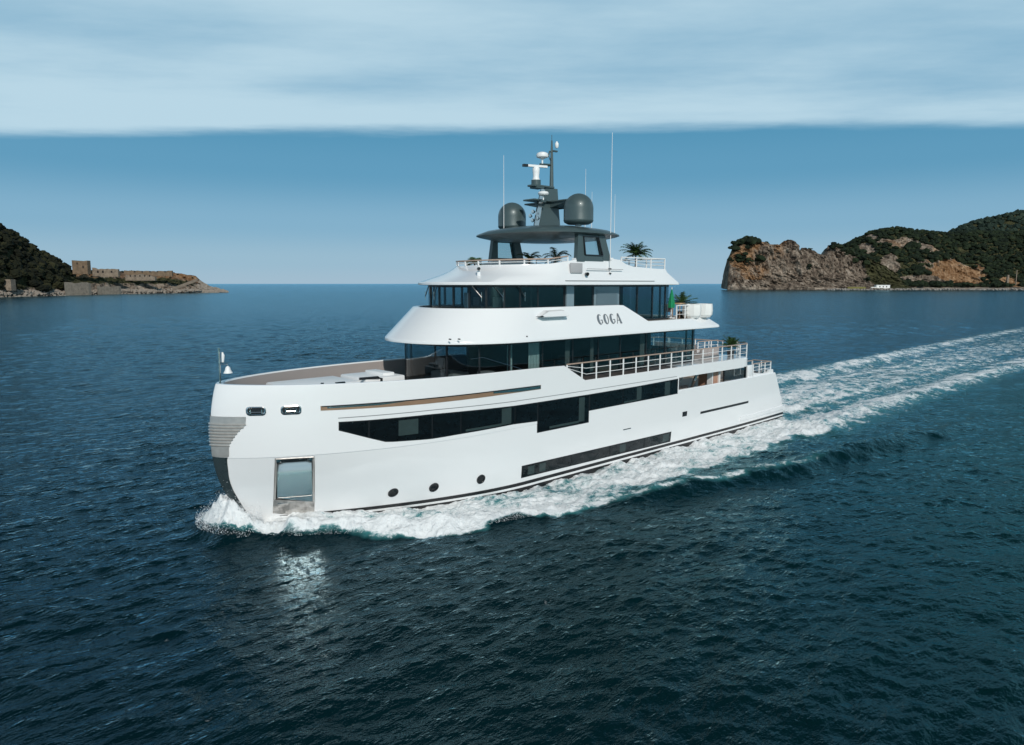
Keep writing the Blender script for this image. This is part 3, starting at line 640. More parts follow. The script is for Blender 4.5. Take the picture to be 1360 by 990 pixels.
# breakwater and boulders
bw = MB(); rngb = np.random.default_rng(5)
for a in np.arange(560, 1150, 1.9):
    for q in range(2):
        s = rngb.uniform(.9, 2.6); c = np.array(AW(a+rngb.normal(0, 1), 1246+rngb.normal(0, 2.0)-q*2, WZ+rngb.uniform(.1, 1.9)))
        ic = crown_cache if 'crown_cache' in globals() else crown_template(1, 3, .8)
        crown_cache = ic
        bw.add((ic[0]*s*rngb.uniform(.7, 1.3, 3)+c).tolist(), ic[1].tolist())
o = bw.build('shore_boulders', stone_mat('boulder_stone', (.25, .23, .21)), None, 0, fix=False); tag(o, 'grey boulders piled along the waterline of the right headland', kind='stuff')
bw = MB()
for k in range(1500):
    tip = k > 950; u = rngb.uniform(262, 303) if tip else rngb.uniform(-30, 300); t = rngb.uniform(-.02, .9) if tip else rngb.uniform(-.02, .14); a, d, z = LS.pos(np.array([u]), np.array([t])); s = rngb.uniform(.5, 1.9)
    bw.add((crown_cache[0]*s*rngb.uniform(.7, 1.3, 3)+np.array(AW(a[0], d[0]-1, z[0]+.2))).tolist(), crown_cache[1].tolist())
o = bw.build('shore_boulders', stone_mat('pale_boulder_stone', (.25, .215, .18)), None, 0, fix=False); tag(o, 'pale broken rocks along the waterline of the left headland', kind='stuff')
# white hut, pillars
WH = pmat('white_plaster', (.8, .8, .78), .7, var=.04)
E0 = empty('white_building', AW(660, 1258, 2)); tag(E0, 'small white flat roofed building on the shore under the grey cliff', 'building')
def kid(mb, name, mat):
    o = mb.build(name, mat, None, 0); o.parent = E0; o.matrix_parent_inverse = Matrix.Translation(E0.location).inverted(); return o
kid(sboxes(MB(), 650, 674, 1258, 1266, 1.5, 8.2), 'wall', WH); kid(sboxes(MB(), 640, 650, 1259, 1265, 1.5, 5.0), 'annex', WH); kid(sboxes(MB(), 649.5, 674.5, 1257.5, 1266.5, 8.2, 8.7), 'roof', WH)
for a in (656, 662, 668): kid(sboxes(MB(), a-.9, a+.9, 1257.8, 1258.5, 4.5, 6.8), 'window', HOLE)
for a, w, h in ((917.5, 3.2, 27), (932.5, 1.2, 36)):
    o = sboxes(MB(), a-w/2, a+w/2, 1306, 1306+w, 8, h).build('concrete_post', STONE2, None, 0); tag(o, 'thick short concrete post by the right shore trees' if w > 2 else 'slim tall post by the right shore trees', 'post')
a_, z_ = 610, 3.2
E1 = MB(); sboxes(E1, 596, 628, 1252, 1262, 2.2, 5.2); tag(E1.build('grass_bank', pmat('yellow_grass', (.16, .15, .04), .9, var=.4, scale=.5, bump=.5, bscale=2), None, 0), 'yellow green grass bank beside the white building', kind='stuff')
# ------------------------------------------------------------------ the yacht: hull
YACHT = empty('motor_yacht', (0, 0, WZ))
tag(YACHT, 'large white three-deck motor yacht under way with grey domes on its hardtop', 'yacht')
def yroot_fix(o):
    'children are written in ship coordinates while the root sits on the sea level'
    o.matrix_parent_inverse = Matrix.Translation((0, 0, -WZ)); return o
def P_(mb, name, mat, parent=None, smooth=30, label=None, **k):
    o = mb.build(name, mat, parent or YACHT, smooth, **k)
    if parent is None or parent is YACHT: yroot_fix(o)
    if label: o['label'] = label
    return o
def f1(x): return float(x)
XA = lambda z: np.interp(z, [-1.3, 0, 3.65, 9], [-1.1, -1.3, 1.0, 1.0])
CL = sorted(set([1.0, 1.6, 2.4, 3.5, 5.0, 6.5, 8, 10, 12, 13.5, 15.35, 17, 19, 21, 23, 25.16, 25.8, 26.4, 27.0, 28.5, 30, 31, 32, 33, 34, 35, 36, 37, 38] +
                [45.34-7.34*(1-k/26)**1.9 for k in range(1, 27)]))
ZL = [-1.3, -.8, -.45, -.1, .3, .8, 1.3, 1.8, 2.3, 2.7, 3.0, 3.14, 3.195, 3.205, 3.26, 3.62, 4.0, 4.55, 5.27, .25, .5, .75, .93, 1.0]
def hull_pt(c, r, off=0.):
    z = ZL[r] if r < 19 else 5.27+ZL[r]*max(0, f1(SHEER(c))-5.27)
    if r >= 19 and c < 25.15: z = 5.27
    x = c+max(0, 1-(c-1)/5)*(f1(XA(z))-1)+np.clip((c-36)/9.34, 0, 1)**1.5*(f1(STEM(z))-45.34)
    y = f1(hb(x, z))
    return (f1(x), max(0, y-off), z)
m = MB(); NC = len(CL)
def keep(i, r):
    c = (CL[i]+CL[i+1])/2
    if c < 15.3 and r >= 15 and not (r == 17 and c > 6.5): return False
    if c < 25.16 and r >= 18: return False
    return True
idx = {}
for sgn in (1, -1):
    for i in range(NC):
        for r in range(len(ZL)):
            p = hull_pt(CL[i], r); idx[sgn, i, r] = len(m.v); m.v.append((p[0], sgn*p[1], p[2]))
    for i in range(NC-1):
        for r in range(len(ZL)-1):
            if keep(i, r): m.f.append((idx[sgn, i, r], idx[sgn, i+1, r], idx[sgn, i+1, r+1], idx[sgn, i, r+1]))
for r in range(15): m.f.append((idx[1, 0, r], idx[1, 0, r+1], idx[-1, 0, r+1], idx[-1, 0, r]))
HULL = P_(m, 'hull', WHITE, smooth=24)
bm = bmesh.new(); bm.from_mesh(HULL.data); bmesh.ops.remove_doubles(bm, verts=bm.verts[:], dist=.002); bmesh.ops.recalc_face_normals(bm, faces=bm.faces[:]); bm.to_mesh(HULL.data); bm.free()
HULL.data.set_sharp_from_angle(angle=R_(24))

CUT_LATER = True
def offs(xs_, z, off):
    return [(f1(x), max(.0, f1(hb(x, z))-off), z) for x in xs_]
# bulwark: inner lining, rounded cap
xs_b = [25.16, 26.0, 27.0]+list(np.linspace(28, 42, 15))+[42.8, 43.5, 44.1, 44.5, 44.75]
for sgn in (1,):
    li = MB(); cap = MB(); rows = []
    for x in xs_b:
        zt = f1(SHEER(x))
        yt = f1(hb(min(x, f1(STEM(zt))), zt))
        rows.append((x, yt, zt))
    ins = [(x-.16*min(1, max(0, (x-42)/2.5)), max(.0, y-.16), z) for x, y, z in rows]
    full = lambda pts: [(x, y, z) for x, y, z in pts]+[(x, -y, z) for x, y, z in reversed(pts)]
    low = [(x, y, 5.3) for x, y, z in ins]
    li.loft([full([(x, y, z-.02) for x, y, z in ins]), full(low)], closed=False)
    LIN = P_(li, 'bulwark_lining', LINING, HULL, label='warm grey inner face of the bow bulwark')
    out = rows+[(f1(STEM(6.5))-.005, 0.0, 6.5)]
    inn = ins+[(44.72, 0.0, 6.5)]
    cap.loft([full([(x, y, z) for x, y, z in out]), full([(x, y-.03 if y > .05 else y, z+.035) for x, y, z in out]),
              full([(x, y+.02, z+.035) for x, y, z in inn]), full([(x, y-.01, z-.03) for x, y, z in inn])], closed=False)
    P_(cap, 'bulwark_cap', WHITE, HULL)
# foredeck
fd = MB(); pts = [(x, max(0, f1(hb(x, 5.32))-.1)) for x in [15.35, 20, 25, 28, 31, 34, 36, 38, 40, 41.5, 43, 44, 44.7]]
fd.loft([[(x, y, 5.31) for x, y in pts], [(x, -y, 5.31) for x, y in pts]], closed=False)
P_(fd, 'upper_deck', pmat('shaded_walkway_deck', (.07, .06, .055), .6, var=.15, scale=6))  # dark tone puts the shade under the overhang into the deck colour

# aft bulwark of the main deck: cap, inner face and deck
ab = MB(); xa = [f1(XA(3.62))+.02, 2, 3.5, 5, 6.5, 8, 10, 12, 13.5, 15.35]
o_ = [(x, f1(hb(x, 3.62)), 3.62) for x in xa]
i_ = [(max(x, 1.2), y-.2, z) for x, y, z in o_]
for sg in (1, -1):
    ab = MB(); ab.loft([[(x, sg*y, z) for x, y, z in o_], [(x, sg*(y-.03), z+.05) for x, y, z in o_], [(x, sg*(y+.03), z+.05) for x, y, z in i_], [(x, sg*y, z-1.0) for x, y, z in i_]], closed=False)
    P_(ab, 'aft_bulwark', WHITE)
P_(MB().box((.8, -4.2, 2.45), (15.6, 4.2, 2.6)), 'main_deck', DECK)
P_(MB().box((-2.3, -3.7, .05), (-1.0, 3.7, .5), .06), 'swim_platform', WHITE2)

# upper deck slab aft, a U in plan
def slab_half():
    pts = [(x, f1(hb(x, 4.9))-.02) for x in (15.3, 14, 12, 10, 8, 6.7)]
    y0 = f1(hb(6.4, 4.9)); r = 1.3
    for k in range(0, 10):
        t = k/9*math.pi/2; pts.append((6.3-r*math.sin(t), y0-r+r*math.cos(t)))
    pts += [(5.0, y0-2.5), (5.0, 0)]
    return pts
sh = slab_half(); U_ = sh+[(x, -y) for x, y in reversed(sh[:-1])]
def uz(z, d=0): return [(x+(d if x < 6.4 else 0)*.8, y-d*np.sign(y), z) for x, y in U_]
sl = MB(); sl.loft([uz(4.56, .12), uz(4.56, .04), uz(4.62, .0), uz(5.2, 0), uz(5.27, .03), uz(5.29, .1), uz(5.29, .3)], closed=False, cap0=False)
n = len(U_); sl.add(uz(5.29, .3), [tuple(range(n))]); sl.add(uz(4.57, .12), [tuple(reversed(range(n)))])
P_(sl, 'deck_slab', WHITE, smooth=16)
# cap along the low bulwark between the diagonal and the slab
for sg in (1, -1):
    cp = MB()
    a = [(x, f1(hb(x, 5.27))) for x in (15.35, 17, 19, 21, 23, 25.2)]
    cp.loft([[(x, sg*y, 5.27) for x, y in a], [(x, sg*(y-.03), 5.295) for x, y in a], [(x, sg*(y-.3), 5.295) for x, y in a], [(x, sg*(y-.3), 5.2) for x, y in a]], closed=False)
    P_(cp, 'bulwark_cap', WHITE, HULL)
for sg in (1, -1): P_(MB().box((4.75, min(sg*4.15, sg*4.46), 3.6), (5.55, max(sg*4.15, sg*4.46), 4.6), .05), 'fashion_plate', WHITE)
# stern wings and mooring gear
for sg in (1, -1):
    wg = MB(); wg.prism([(1.15, 3.6), (4.6, 3.6), (4.6, 3.95), (3.4, 3.78), (2.2, 3.72), (1.8, 3.95), (1.25, 3.95)], 1, sg*4.05, sg*4.4)
    P_(wg, 'stern_wing', WHITE)

# strips that lie on the hull
def hy(x, z): return f1(hb(x, z))
def patch(mb, x0, x1, zt, zb, e, n=None, nz=2, rim=True, sg=1):
    n = n or max(2, int(abs(x1-x0)/.35)+1)
    zt = zt if callable(zt) else (lambda x, v=zt: v); zb = zb if callable(zb) else (lambda x, v=zb: v)
    rows = []
    for j in range(nz+1):
        row = []
        for i in range(n+1):
            x = x0+(x1-x0)*i/n; z = zb(x)+(zt(x)-zb(x))*j/nz
            row.append((x, sg*(hy(x, z)+e), z))
        rows.append(row)
    if rim:
        dn = lambda p: (p[0], p[1]-sg*(e+.02), p[2])
        rows = [[dn(p) for p in rows[0]]]+rows+[[dn(p) for p in rows[-1]]]
        b = len(mb.v); mb.loft(rows, closed=False); w = n+1
        for col in (0, n):
            vs = [rows[j][col] for j in range(1, len(rows)-1)]
            mb.add(vs+[dn(p) for p in vs], [(j, j+1, len(vs)+j+1, len(vs)+j) for j in range(len(vs)-1)])
    else: mb.loft(rows, closed=False)
    return mb
def lin(*pts):
    a = sorted(pts); X = [p[0] for p in a]; Y = [p[1] for p in a]
    return lambda x: float(np.interp(x, X, Y))
TOP = lin((15.4, 4.5), (20, 4.43), (24.8, 4.41), (29.2, 4.44), (31, 4.46), (34.6, 4.59), (36.3, 4.64), (39.4, 4.663), (40.75, 4.69))
BOT = lin((15.4, 3.44), (24.77, 3.40), (29.2, 3.36), (31, 3.44), (34.6, 3.42), (36.3, 3.385), (38.57, 3.5), (39.4, 3.79), (40.71, 4.275))
BOX = lambda x: 2.69
back = patch(MB(), 29.2, 40.73, TOP, BOT, .006); patch(back, 24.78, 29.2, TOP, BOX, .006); patch(back, 15.45, 24.78, TOP, BOT, .006)
WREC = P_(back, 'window_recess', DARKF, HULL)
panes = [(39.45, 40.69), (36.3, 39.37), (34.65, 36.22), (30.98, 34.57), (29.25, 30.9), (24.85, 29.12), (21.6, 24.7), (18.3, 21.52), (15.5, 18.22)]
ins_t = lambda x: TOP(x)-.05
for a, b in panes:
    bot = (lambda x: 2.76) if (a > 24.8 and b < 29.2) else (lambda x: BOT(x)+.05)
    P_(patch(MB(), a, b, ins_t, bot, .035), 'hull_window', GLASSD, WREC)
for a, b, z0, z1 in ((37.0, 38.0, 3.75, 4.5), (31.2, 31.9, 3.52, 4.4), (31.9, 34.3, 3.5, 3.62), (25.2, 25.7, 2.85, 4.3), (25.7, 28.2, 2.8, 2.93), (16.4, 17.0, 3.5, 4.4), (19.6, 20.1, 3.5, 4.35), (20.1, 21.4, 3.48, 3.58)):
    P_(patch(MB(), a, b, z1, z0, .015), 'curtain', CURTAINH, WREC)
lowt = lin((15.97, .83), (30.3, .98)); lowb = lin((15.88, .1), (30.31, .27))
LREC = P_(patch(MB(), 15.93, 30.3, lowt, lowb, .006), 'window_recess', DARKF, HULL)
for a, b in ((16.0, 19.0), (19.08, 22.6), (22.68, 26.2), (26.28, 30.22)):
    P_(patch(MB(), a, b, lambda x: lowt(x)-.05, lambda x: lowb(x)+.05, .03), 'hull_window', GLASSD, LREC)
for a, b in ((16.2, 16.9), (21.0, 21.6), (28.4, 28.9), (29.3, 29.8)): P_(patch(MB(), a, b, lambda x: lowt(x)-.12, lambda x: lowb(x)+.12, .015), 'curtain', CURTAINH, LREC)
# portholes
def on_hull(x, z):
    p = Vector((x, hy(x, z), z)); tx = (Vector((x+.05, hy(x+.05, z), z))-p).normalized(); tz = (Vector((x, hy(x, z+.05), z+.05))-p).normalized()
    nn = tz.cross(tx).normalized()
    if nn.y < 0: nn = -nn
    return p, tx, tz, nn
for x, z in ((37.82, .72), (35.78, .71), (33.1, .73)):
    p, tx, tz, nn = on_hull(x, z)
    def circ(r, e, n=28): return [p+(tx*math.cos(2*math.pi*k/n)+tz*math.sin(2*math.pi*k/n))*r+nn*e for k in range(n)]
    fr = P_(MB().loft([circ(.26, -.02), circ(.26, .03), circ(.235, .045), circ(.19, .04), circ(.185, .005)]), 'porthole', DARKF, HULL)
    P_(MB().loft([circ(.188, .012), circ(.02, .013)], cap1=True), 'pane', HGLASS, fr)
# long slot, groove, vents
s_t = lin((28.94, 5.39), (33.2, 5.44), (36.8, 5.46), (41.47, 5.478)); s_b = lin((28.94, 5.16), (33.2, 5.165), (36.8, 5.185), (41.47, 5.268))
SLOT = P_(patch(MB(), 28.94, 41.46, s_t, s_b, .012), 'side_slot', BRONZE, HULL)
P_(patch(MB(), 28.98, 41.42, s_t, lambda x: s_t(x)-.05, .022), 'slot_shadow_rim', DARKF, SLOT)
P_(patch(MB(), 37.6, 41.2, lambda x: s_t(x)-.055, lambda x: s_t(x)-.055-.07*min(1, max(0, (x-37.6)/1.2)), .024), 'steel_insert', CHROME, SLOT)
P_(patch(MB(), 28.97, 32.5, lambda x: s_t(x)-.055, lambda x: s_b(x)+.03+.1*min(1, max(0, (x-30.5)/2)), .024), 'steel_insert', STEEL, SLOT)
g_z = lin((15.3, 4.665), (27, 4.667), (31.1, 4.70), (36, 4.835), (40.75, 4.865))
P_(patch(MB(), 15.6, 40.75, lambda x: g_z(x)+.02, lambda x: g_z(x)-.018, .004, rim=False), 'shadow_groove', pmat('groove_grey', (.22, .23, .24), .6), HULL)
P_(patch(MB(), 14.16, 14.72, 2.06, 1.72, .015), 'side_vent', DARKF, HULL)
P_(patch(MB(), 5.45, 12.4, 1.79, 1.62, .015), 'side_slot', DARKF, HULL)
P_(patch(MB(), 20.6, 21.4, 1.78, 1.72, .03), 'hull_fitting', STEEL, HULL)
# boot stripes
for a, b, nm, mt in ((-.17, .03, 'boot_stripe', BLACK), (-.30, -.17, 'boot_stripe', WHITE), (-1.2, -.30, 'bottom_paint', BLACK)):
    P_(patch(MB(), -1.25, 42.6, b, a, .008, n=70, rim=False), nm, mt, HULL)
P_(patch(MB(), -1.3, 6.5, .62, .3, .07, n=20), 'rubbing_strake', WHITE, HULL)
# fairleads: rounded steel frames with a dark throat
for xa_, xb_ in ((44.19, 43.58), (42.965, 42.27)):
    def rr(gx, gz, e, rad, n=8):
        out = []; cx, cz = (xa_+xb_)/2, 5.365; hx, hz = abs(xa_-xb_)/2+gx, .165+gz
        for qx, qz, a0 in ((1, 1, 0), (-1, 1, 90), (-1, -1, 180), (1, -1, 270)):
            for k in range(n+1):
                t = R_(a0+90*k/n); x = cx+qx*(hx-rad)+rad*math.cos(t); z = cz+qz*(hz-rad)+rad*math.sin(t)
                out.append((x, hy(x, z)+e, z))
        return out
    F_ = P_(MB().loft([rr(.04, .04, -.02, .14), rr(.04, .04, .035, .14), rr(.0, .0, .05, .12), rr(-.03, -.03, .02, .1)]), 'fairlead', CHROME, HULL)
    P_(MB().loft([rr(-.03, -.03, .016, .1), rr(-.2, -.12, .016, .03)], cap1=True), 'throat', DARKF, F_)
    rl = MB(); cx = (xa_+xb_)/2
    for dx in (-.2, .2): rl.tube([(cx+dx, hy(cx+dx, 5.27)+.03, 5.24), (cx+dx, hy(cx+dx, 5.48)+.03, 5.44)], .035, 8)
    rl.tube([(cx-.2, hy(cx-.2, 5.34)+.03, 5.31), (cx+.2, hy(cx+.2, 5.34)+.03, 5.31)], .025, 8)
    P_(rl, 'roller', CHROME, F_)
# stem guard: ribbed steel above, dark below, wrapped round the stem
gd = _pchip([1.0, 1.31, 2.03, 2.6, 3.24, 3.3, 3.8, 4.04, 4.49, 4.72, 4.74, 5.14], [.28, .3, .33, .38, .42, .46, .5, .6, .85, 1.04, 1.05, 1.05])
def guard(z0, z1, e, nz, ribs=0):
    rows = []
    for j in range(nz+1):
        z = z0+(z1-z0)*j/nz; row = []
        ee = e
        if ribs and 3.75 < z < 4.86: ee = e+.06*max(0, math.sin((z-3.75)/1.11*2*math.pi*ribs))
        for sg in (1, -1):
            rr_ = []
            for i in range(13):
                x = f1(STEM(z))-f1(gd(z))*(i/12)**2; y = hy(x, z)
                rr_.append((x+ee*(1-i/12), sg*(y+ee*(min(1, i/3))), z))
            row += rr_ if sg == -1 else list(reversed(rr_))
        row = row[:13]+row[14:]
        rows.append(row)
    return MB().loft(rows, closed=False)
GU = P_(guard(3.26, 5.12, .03, 120, 8), 'stem_guard', STEMST, HULL, label='ribbed brushed steel guard on the bow stem')
P_(guard(.2, 3.24, .02, 30), 'stem_band', STEMDK, HULL, label='dark glossy lower band of the bow stem')
# anchor pocket: polished plate a little proud of the hull, in a steel frame
def bil(u, v):
    a = Vector((43.22, 0, 3.14)); b = Vector((41.68, 0, 3.14)); c = Vector((41.13, 0, -.2)); d = Vector((42.9, 0, .2))
    q = (a*(1-u)+b*u)*(1-v)+(d*(1-u)+c*u)*v
    return q.x, q.z
def pk(u0, u1, v0, v1, e0, e1, name, mat, parent, n=6, label=None):
    rows = []
    for j in range(n+1):
        v = v0+(v1-v0)*j/n; row = []
        for i in range(n+1):
            x, z = bil(u0+(u1-u0)*i/n, v); p, tx, tz, nn = on_hull(x, z)
            row.append(p+nn*(e0+(e1-e0)*j/n))
        rows.append(row)
    mb = MB().loft(rows, closed=False)
    bd = [rows[0][i] for i in range(n+1)]+[rows[j][n] for j in range(1, n+1)]+[rows[n][i] for i in range(n-1, -1, -1)]+[rows[j][0] for j in range(n-1, 0, -1)]
    x, z = bil(.5, .5); nn = on_hull(x, z)[3]
    mb.loft([bd, [p-nn*.3 for p in bd]])
    return P_(mb, name, mat, parent, label=label)
# open the hull where the pocket is
bm = bmesh.new(); bm.from_mesh(HULL.data)
def uvp(u, v):
    x, z = bil(u, v); return Vector((x, hy(x, z), z))
quad_ = [uvp(0, 0), uvp(1, 0), uvp(1, .74), uvp(0, .74)]
ctr = sum(quad_, Vector())/4; xm, zm = bil(.5, .37); NN = on_hull(xm, zm)[3]
pl_n = []
for k in range(4):
    a, b = quad_[k], quad_[(k+1) % 4]; n_ = (b-a).cross(NN).normalized()
    if (ctr-a).dot(n_) < 0: n_ = -n_
    pl_n.append((a, n_))
for a, n_ in pl_n:
    fs_ = [f for f in bm.faces if f.calc_center_median().y > .3 and (f.calc_center_median()-ctr).length < 3.6]
    ge = list({v for f in fs_ for v in f.verts})+list({e for f in fs_ for e in f.edges})+fs_
    bmesh.ops.bisect_plane(bm, geom=ge, plane_co=a, plane_no=n_, dist=1e-4)
kill = [f for f in bm.faces if f.calc_center_median().y > .3 and (f.calc_center_median()-ctr).length < 3 and all((f.calc_center_median()-a).dot(n_) > 1e-3 for a, n_ in pl_n)]
bmesh.ops.delete(bm, geom=kill, context='FACES'); bm.to_mesh(HULL.data); bm.free()
HULL.data.set_sharp_from_angle(angle=R_(24))
POCK = pk(0, 1, .74, 1, .012, .012, 'anchor_pocket', STEEL, HULL, label='mirror polished anchor pocket in the bow side')
# recess with a polished door at its back; the door leans back a little, so it throws the sun onto the sea
TILT = R_(5)
nrm = Vector((.45, .893, 0)).normalized()*math.cos(TILT)+Vector((0, 0, math.sin(TILT)))
PC = uvp(.5, .74)-nrm*.10
ring_ = [uvp(u, 0) for u in np.linspace(0, 1, 9)]+[uvp(1, v) for v in np.linspace(0, .74, 9)[1:]]+[uvp(u, .74) for u in np.linspace(1, 0, 9)[1:]]+[uvp(0, v) for v in np.linspace(.74, 0, 9)[1:-1]]
inn_ = [p-nrm*max(.02, (p-PC).dot(nrm)) for p in ring_]
P_(MB().loft([ring_, inn_]), 'recess_wall', STEEL, POCK, 20)
P_(MB().add(inn_, [tuple(range(len(inn_)))]), 'recess_back', DARKF, POCK, 0)
tx_ = Vector((-.893, .45, 0)).normalized(); tz_ = nrm.cross(tx_).normalized()
if tz_.z < 0: tz_ = -tz_
cI = sum(inn_, Vector())/len(inn_)
us_ = [(p-cI).dot(tx_) for p in inn_]; vs_ = [(p-cI).dot(tz_) for p in inn_]
a0, a1, b0, b1 = min(us_)*.82, max(us_)*.82, min(vs_)*.97, max(vs_)*.95
rows_ = []
for k in range(13):
    f = k/12; lean = .5*max(0, f-.62)**2            # the upper half of the door curves back a little more
    rows_.append([cI+tx_*a+tz_*(b0+(b1-b0)*f)+nrm*(.06-lean*(b1-b0)) for a in np.linspace(a0, a1, 5)])
P_(MB().loft(rows_, closed=False), 'pocket_door', CHROME, POCK, smooth=60)
fr_ = MB()
for u in (.03, .97): fr_.tube([uvp(u, .01), uvp(u, .73)], .05, 8)
P_(MB().tube([uvp(.03, .015), uvp(.97, .015)], .06, 8), 'pocket_lintel', DARKF, POCK)
P_(fr_, 'pocket_frame', STEMST, POCK)

for u in (.09, .91):
    a_ = uvp(u, .045); P_(MB().box(tuple(a_-Vector((.11, .2, .1))), tuple(a_+Vector((.11, .02, .08))), .03), 'cheek_block', CHROME, POCK, 20)
for f in (.12, .9):
    a_ = cI+tx_*(a0+(a1-a0)*.02)+tz_*(b0+(b1-b0)*f)+nrm*.075; b_ = cI+tx_*(a0+(a1-a0)*.98)+tz_*(b0+(b1-b0)*f)+nrm*.075
    P_(bent_box(a_, b_, .035, .02), 'door_seam', DARKF, POCK, 0)
# ------------------------------------------------------------------ superstructure
def half(xt, w, Lf, p, xa, r, side, nf=26, nc=7, wa=None):
    'half plan outline on the port side from the aft centre to the forward tip'
    wa = w if wa is None else wa
    pts = [(xa, 0.0), (xa, (wa-r)*.5)]
    for k in range(nc+1):
        t = k/nc*math.pi/2; pts.append((xa+r-r*math.cos(t), wa-r+r*math.sin(t)))
    x0, x1 = xa+r, xt-Lf
    for s in side:
        f = (s-x0)/(x1-x0); pts.append((s, wa+(w-wa)*min(1, max(0, f))))
    for k in range(nf+1):
        t = math.pi/2*(1-k/nf); pts.append((xt-Lf+Lf*max(0, math.cos(t))**(2/p), w*max(0, math.sin(t))**(2/p)))
    return pts
def full(h): return h+[(x, -y) for x, y in reversed(h[1:-1])]
def zr(h, z): return [(x, y, z(x) if callable(z) else z) for x, y in full(h)]
def seg_strip(mb, pl, s0, s1, z0, z1, e=0., thick=0):
    'vertical strip along polyline pl between the arc lengths s0 and s1'
    d = [0]
    for a, b in zip(pl, pl[1:]): d.append(d[-1]+math.hypot(b[0]-a[0], b[1]-a[1]))
    def at(s):
        i = min(max(np.searchsorted(d, s)-1, 0), len(pl)-2); t = (s-d[i])/(d[i+1]-d[i]+1e-9); a, b = pl[i], pl[i+1]
        nx, ny = b[1]-a[1], -(b[0]-a[0]); l = math.hypot(nx, ny)+1e-9
        return (a[0]+(b[0]-a[0])*t+nx/l*e, a[1]+(b[1]-a[1])*t+ny/l*e), (nx/l, ny/l)
    ss = [s0]+[q for q in d if s0 < q < s1]+[s1]; A = [at(s) for s in ss]
    outer = [p for p, nn in A]
    if thick:
        inner = [(p[0]-nn[0]*thick, p[1]-nn[1]*thick) for p, nn in A]
        loop = outer+list(reversed(inner))
        mb.loft([[(x, y, z0) for x, y in loop], [(x, y, z1) for x, y in loop]], cap0=False, cap1=False)
        n = len(loop); h_ = n//2
        for z in (z0, z1): mb.add([(x, y, z) for x, y in loop], [(k, k+1, n-2-k, n-1-k) for k in range(h_-1)])
    else: mb.loft([[(x, y, z0) for x, y in outer], [(x, y, z1) for x, y in outer]], closed=False)
    return mb
def arclen(pl): return sum(math.hypot(b[0]-a[0], b[1]-a[1]) for a, b in zip(pl, pl[1:]))
def s_at_x(pl, X, port=True):
    'arc length where the polyline crosses x = X on the chosen side'
    s = 0
    for a, b in zip(pl, pl[1:]):
        l = math.hypot(b[0]-a[0], b[1]-a[1])
        if (a[1]+b[1] > 0) == port and min(a[0], b[0]) <= X <= max(a[0], b[0]) and abs(a[0]-b[0]) > 1e-6: return s+l*(X-a[0])/(b[0]-a[0])
        s += l
    return s
def glass_house(name, h, z0, z1, splits, glasses, mull_w=.1, label=None):
    '''a glazed deckhouse: frames, mullions and one pane between each pair; the port side runs aft to forward'''
    pl = [(x, y) for x, y in h]                                  # port half from aft centre to tip
    pl_full = pl+[(x, -y) for x, y in reversed(pl[:-1])]         # and back along starboard
    pl_full = list(reversed(pl_full))                            # so that the outside is on the right hand
    T = arclen(pl_full)
    E0 = empty(name, parent=YACHT); yroot_fix(E0)
    if label: E0['label'] = label
    sp = sorted(set(round(T-s, 3) for s in splits) | set(round(s, 3) for s in splits) | {0., round(T, 3)})
    fm = MB(); seg_strip(fm, pl_full, 0, T, z0, z0+.10, .02, .12); seg_strip(fm, pl_full, 0, T, z1-.16, z1, .02, .12)
    for s in sp[1:-1]: seg_strip(fm, pl_full, s-mull_w/2, s+mull_w/2, z0+.1, z1-.16, .015, .1)
    P_(fm, 'window_frame', DARKF, E0, 30)
    for k, (a, b) in enumerate(zip(sp, sp[1:])):
        if b-a < mull_w*1.3: continue
        mid = (a+b)/2
        P_(seg_strip(MB(), pl_full, a+mull_w/2, b-mull_w/2, z0+.1, z1-.16, 0, .02), 'window', glasses(min(mid, T-mid)), E0, 30)
    return E0, pl_full, T

# ---- upper deck house (owner's deck): wrap round dark glazing
UD_h = half(33.8, 3.45, 3.0, 2.4, 11.3, .5, [13, 15.5, 18, 21, 24, 26.5, 29])
pl_tmp = UD_h
S_ = lambda X, h=UD_h: s_at_x(h, X)
ud_sp = [2.5, S_(11.9), S_(15.4), S_(17.6), S_(20.4), S_(22.6), S_(25.0), S_(27.6), S_(30.2), S_(32.2), S_(33.45)]
def ud_g(s):
    if s < S_(15.4) or S_(20.4) < s < S_(22.6): return GLASSC
    return GLASSD if S_(17.6) < s < S_(27.6) else GLASS
H1, _, _ = glass_house('upper_deck_house', UD_h, 5.31, 7.8, ud_sp, ud_g)
# inside: partitions, curtains, furniture shapes
P_(MB().box((15.9, -3.1, 5.31), (16.05, 2.6, 7.75)), 'partition', INTER, H1)
P_(MB().box((22.7, -3.2, 5.31), (22.85, 3.0, 7.75)), 'partition', INTER, H1)
P_(MB().box((22.85, -.5, 5.31), (30.0, -.4, 7.75)), 'partition', INTER, H1)
P_(MB().box((12.2, -3.2, 5.31), (33.5, 3.2, 5.36)), 'cabin_floor', INTWOOD, H1)
for a, b, y in ((17.7, 18.2, 3.38), (27.7, 28.6, 3.3), (25.2, 25.6, 3.38), (29.7, 30.1, 3.12), (23.0, 23.3, 3.38)):
    mb = MB(); nn_ = 8
    mb.loft([[(a+(b-a)*k/nn_, y+.05*(k % 2), z) for k in range(nn_+1)] for z in (5.4, 7.7)], closed=False); P_(mb, 'curtain', CURTAIN, H1)
P_(MB().box((23.2, .6, 5.36), (24.9, 2.4, 5.9), .08).box((23.0, .6, 5.9), (23.3, 2.4, 6.4), .08), 'armchair', CUSH, H1)
P_(MB().box((31.0, -1.2, 5.36), (32.2, .9, 5.95), .08), 'table_block', CUSH, H1)
P_(MB().box((30.4, 1.8, 5.36), (31.2, 2.5, 6.1), .08), 'stool', CUSH, H1)
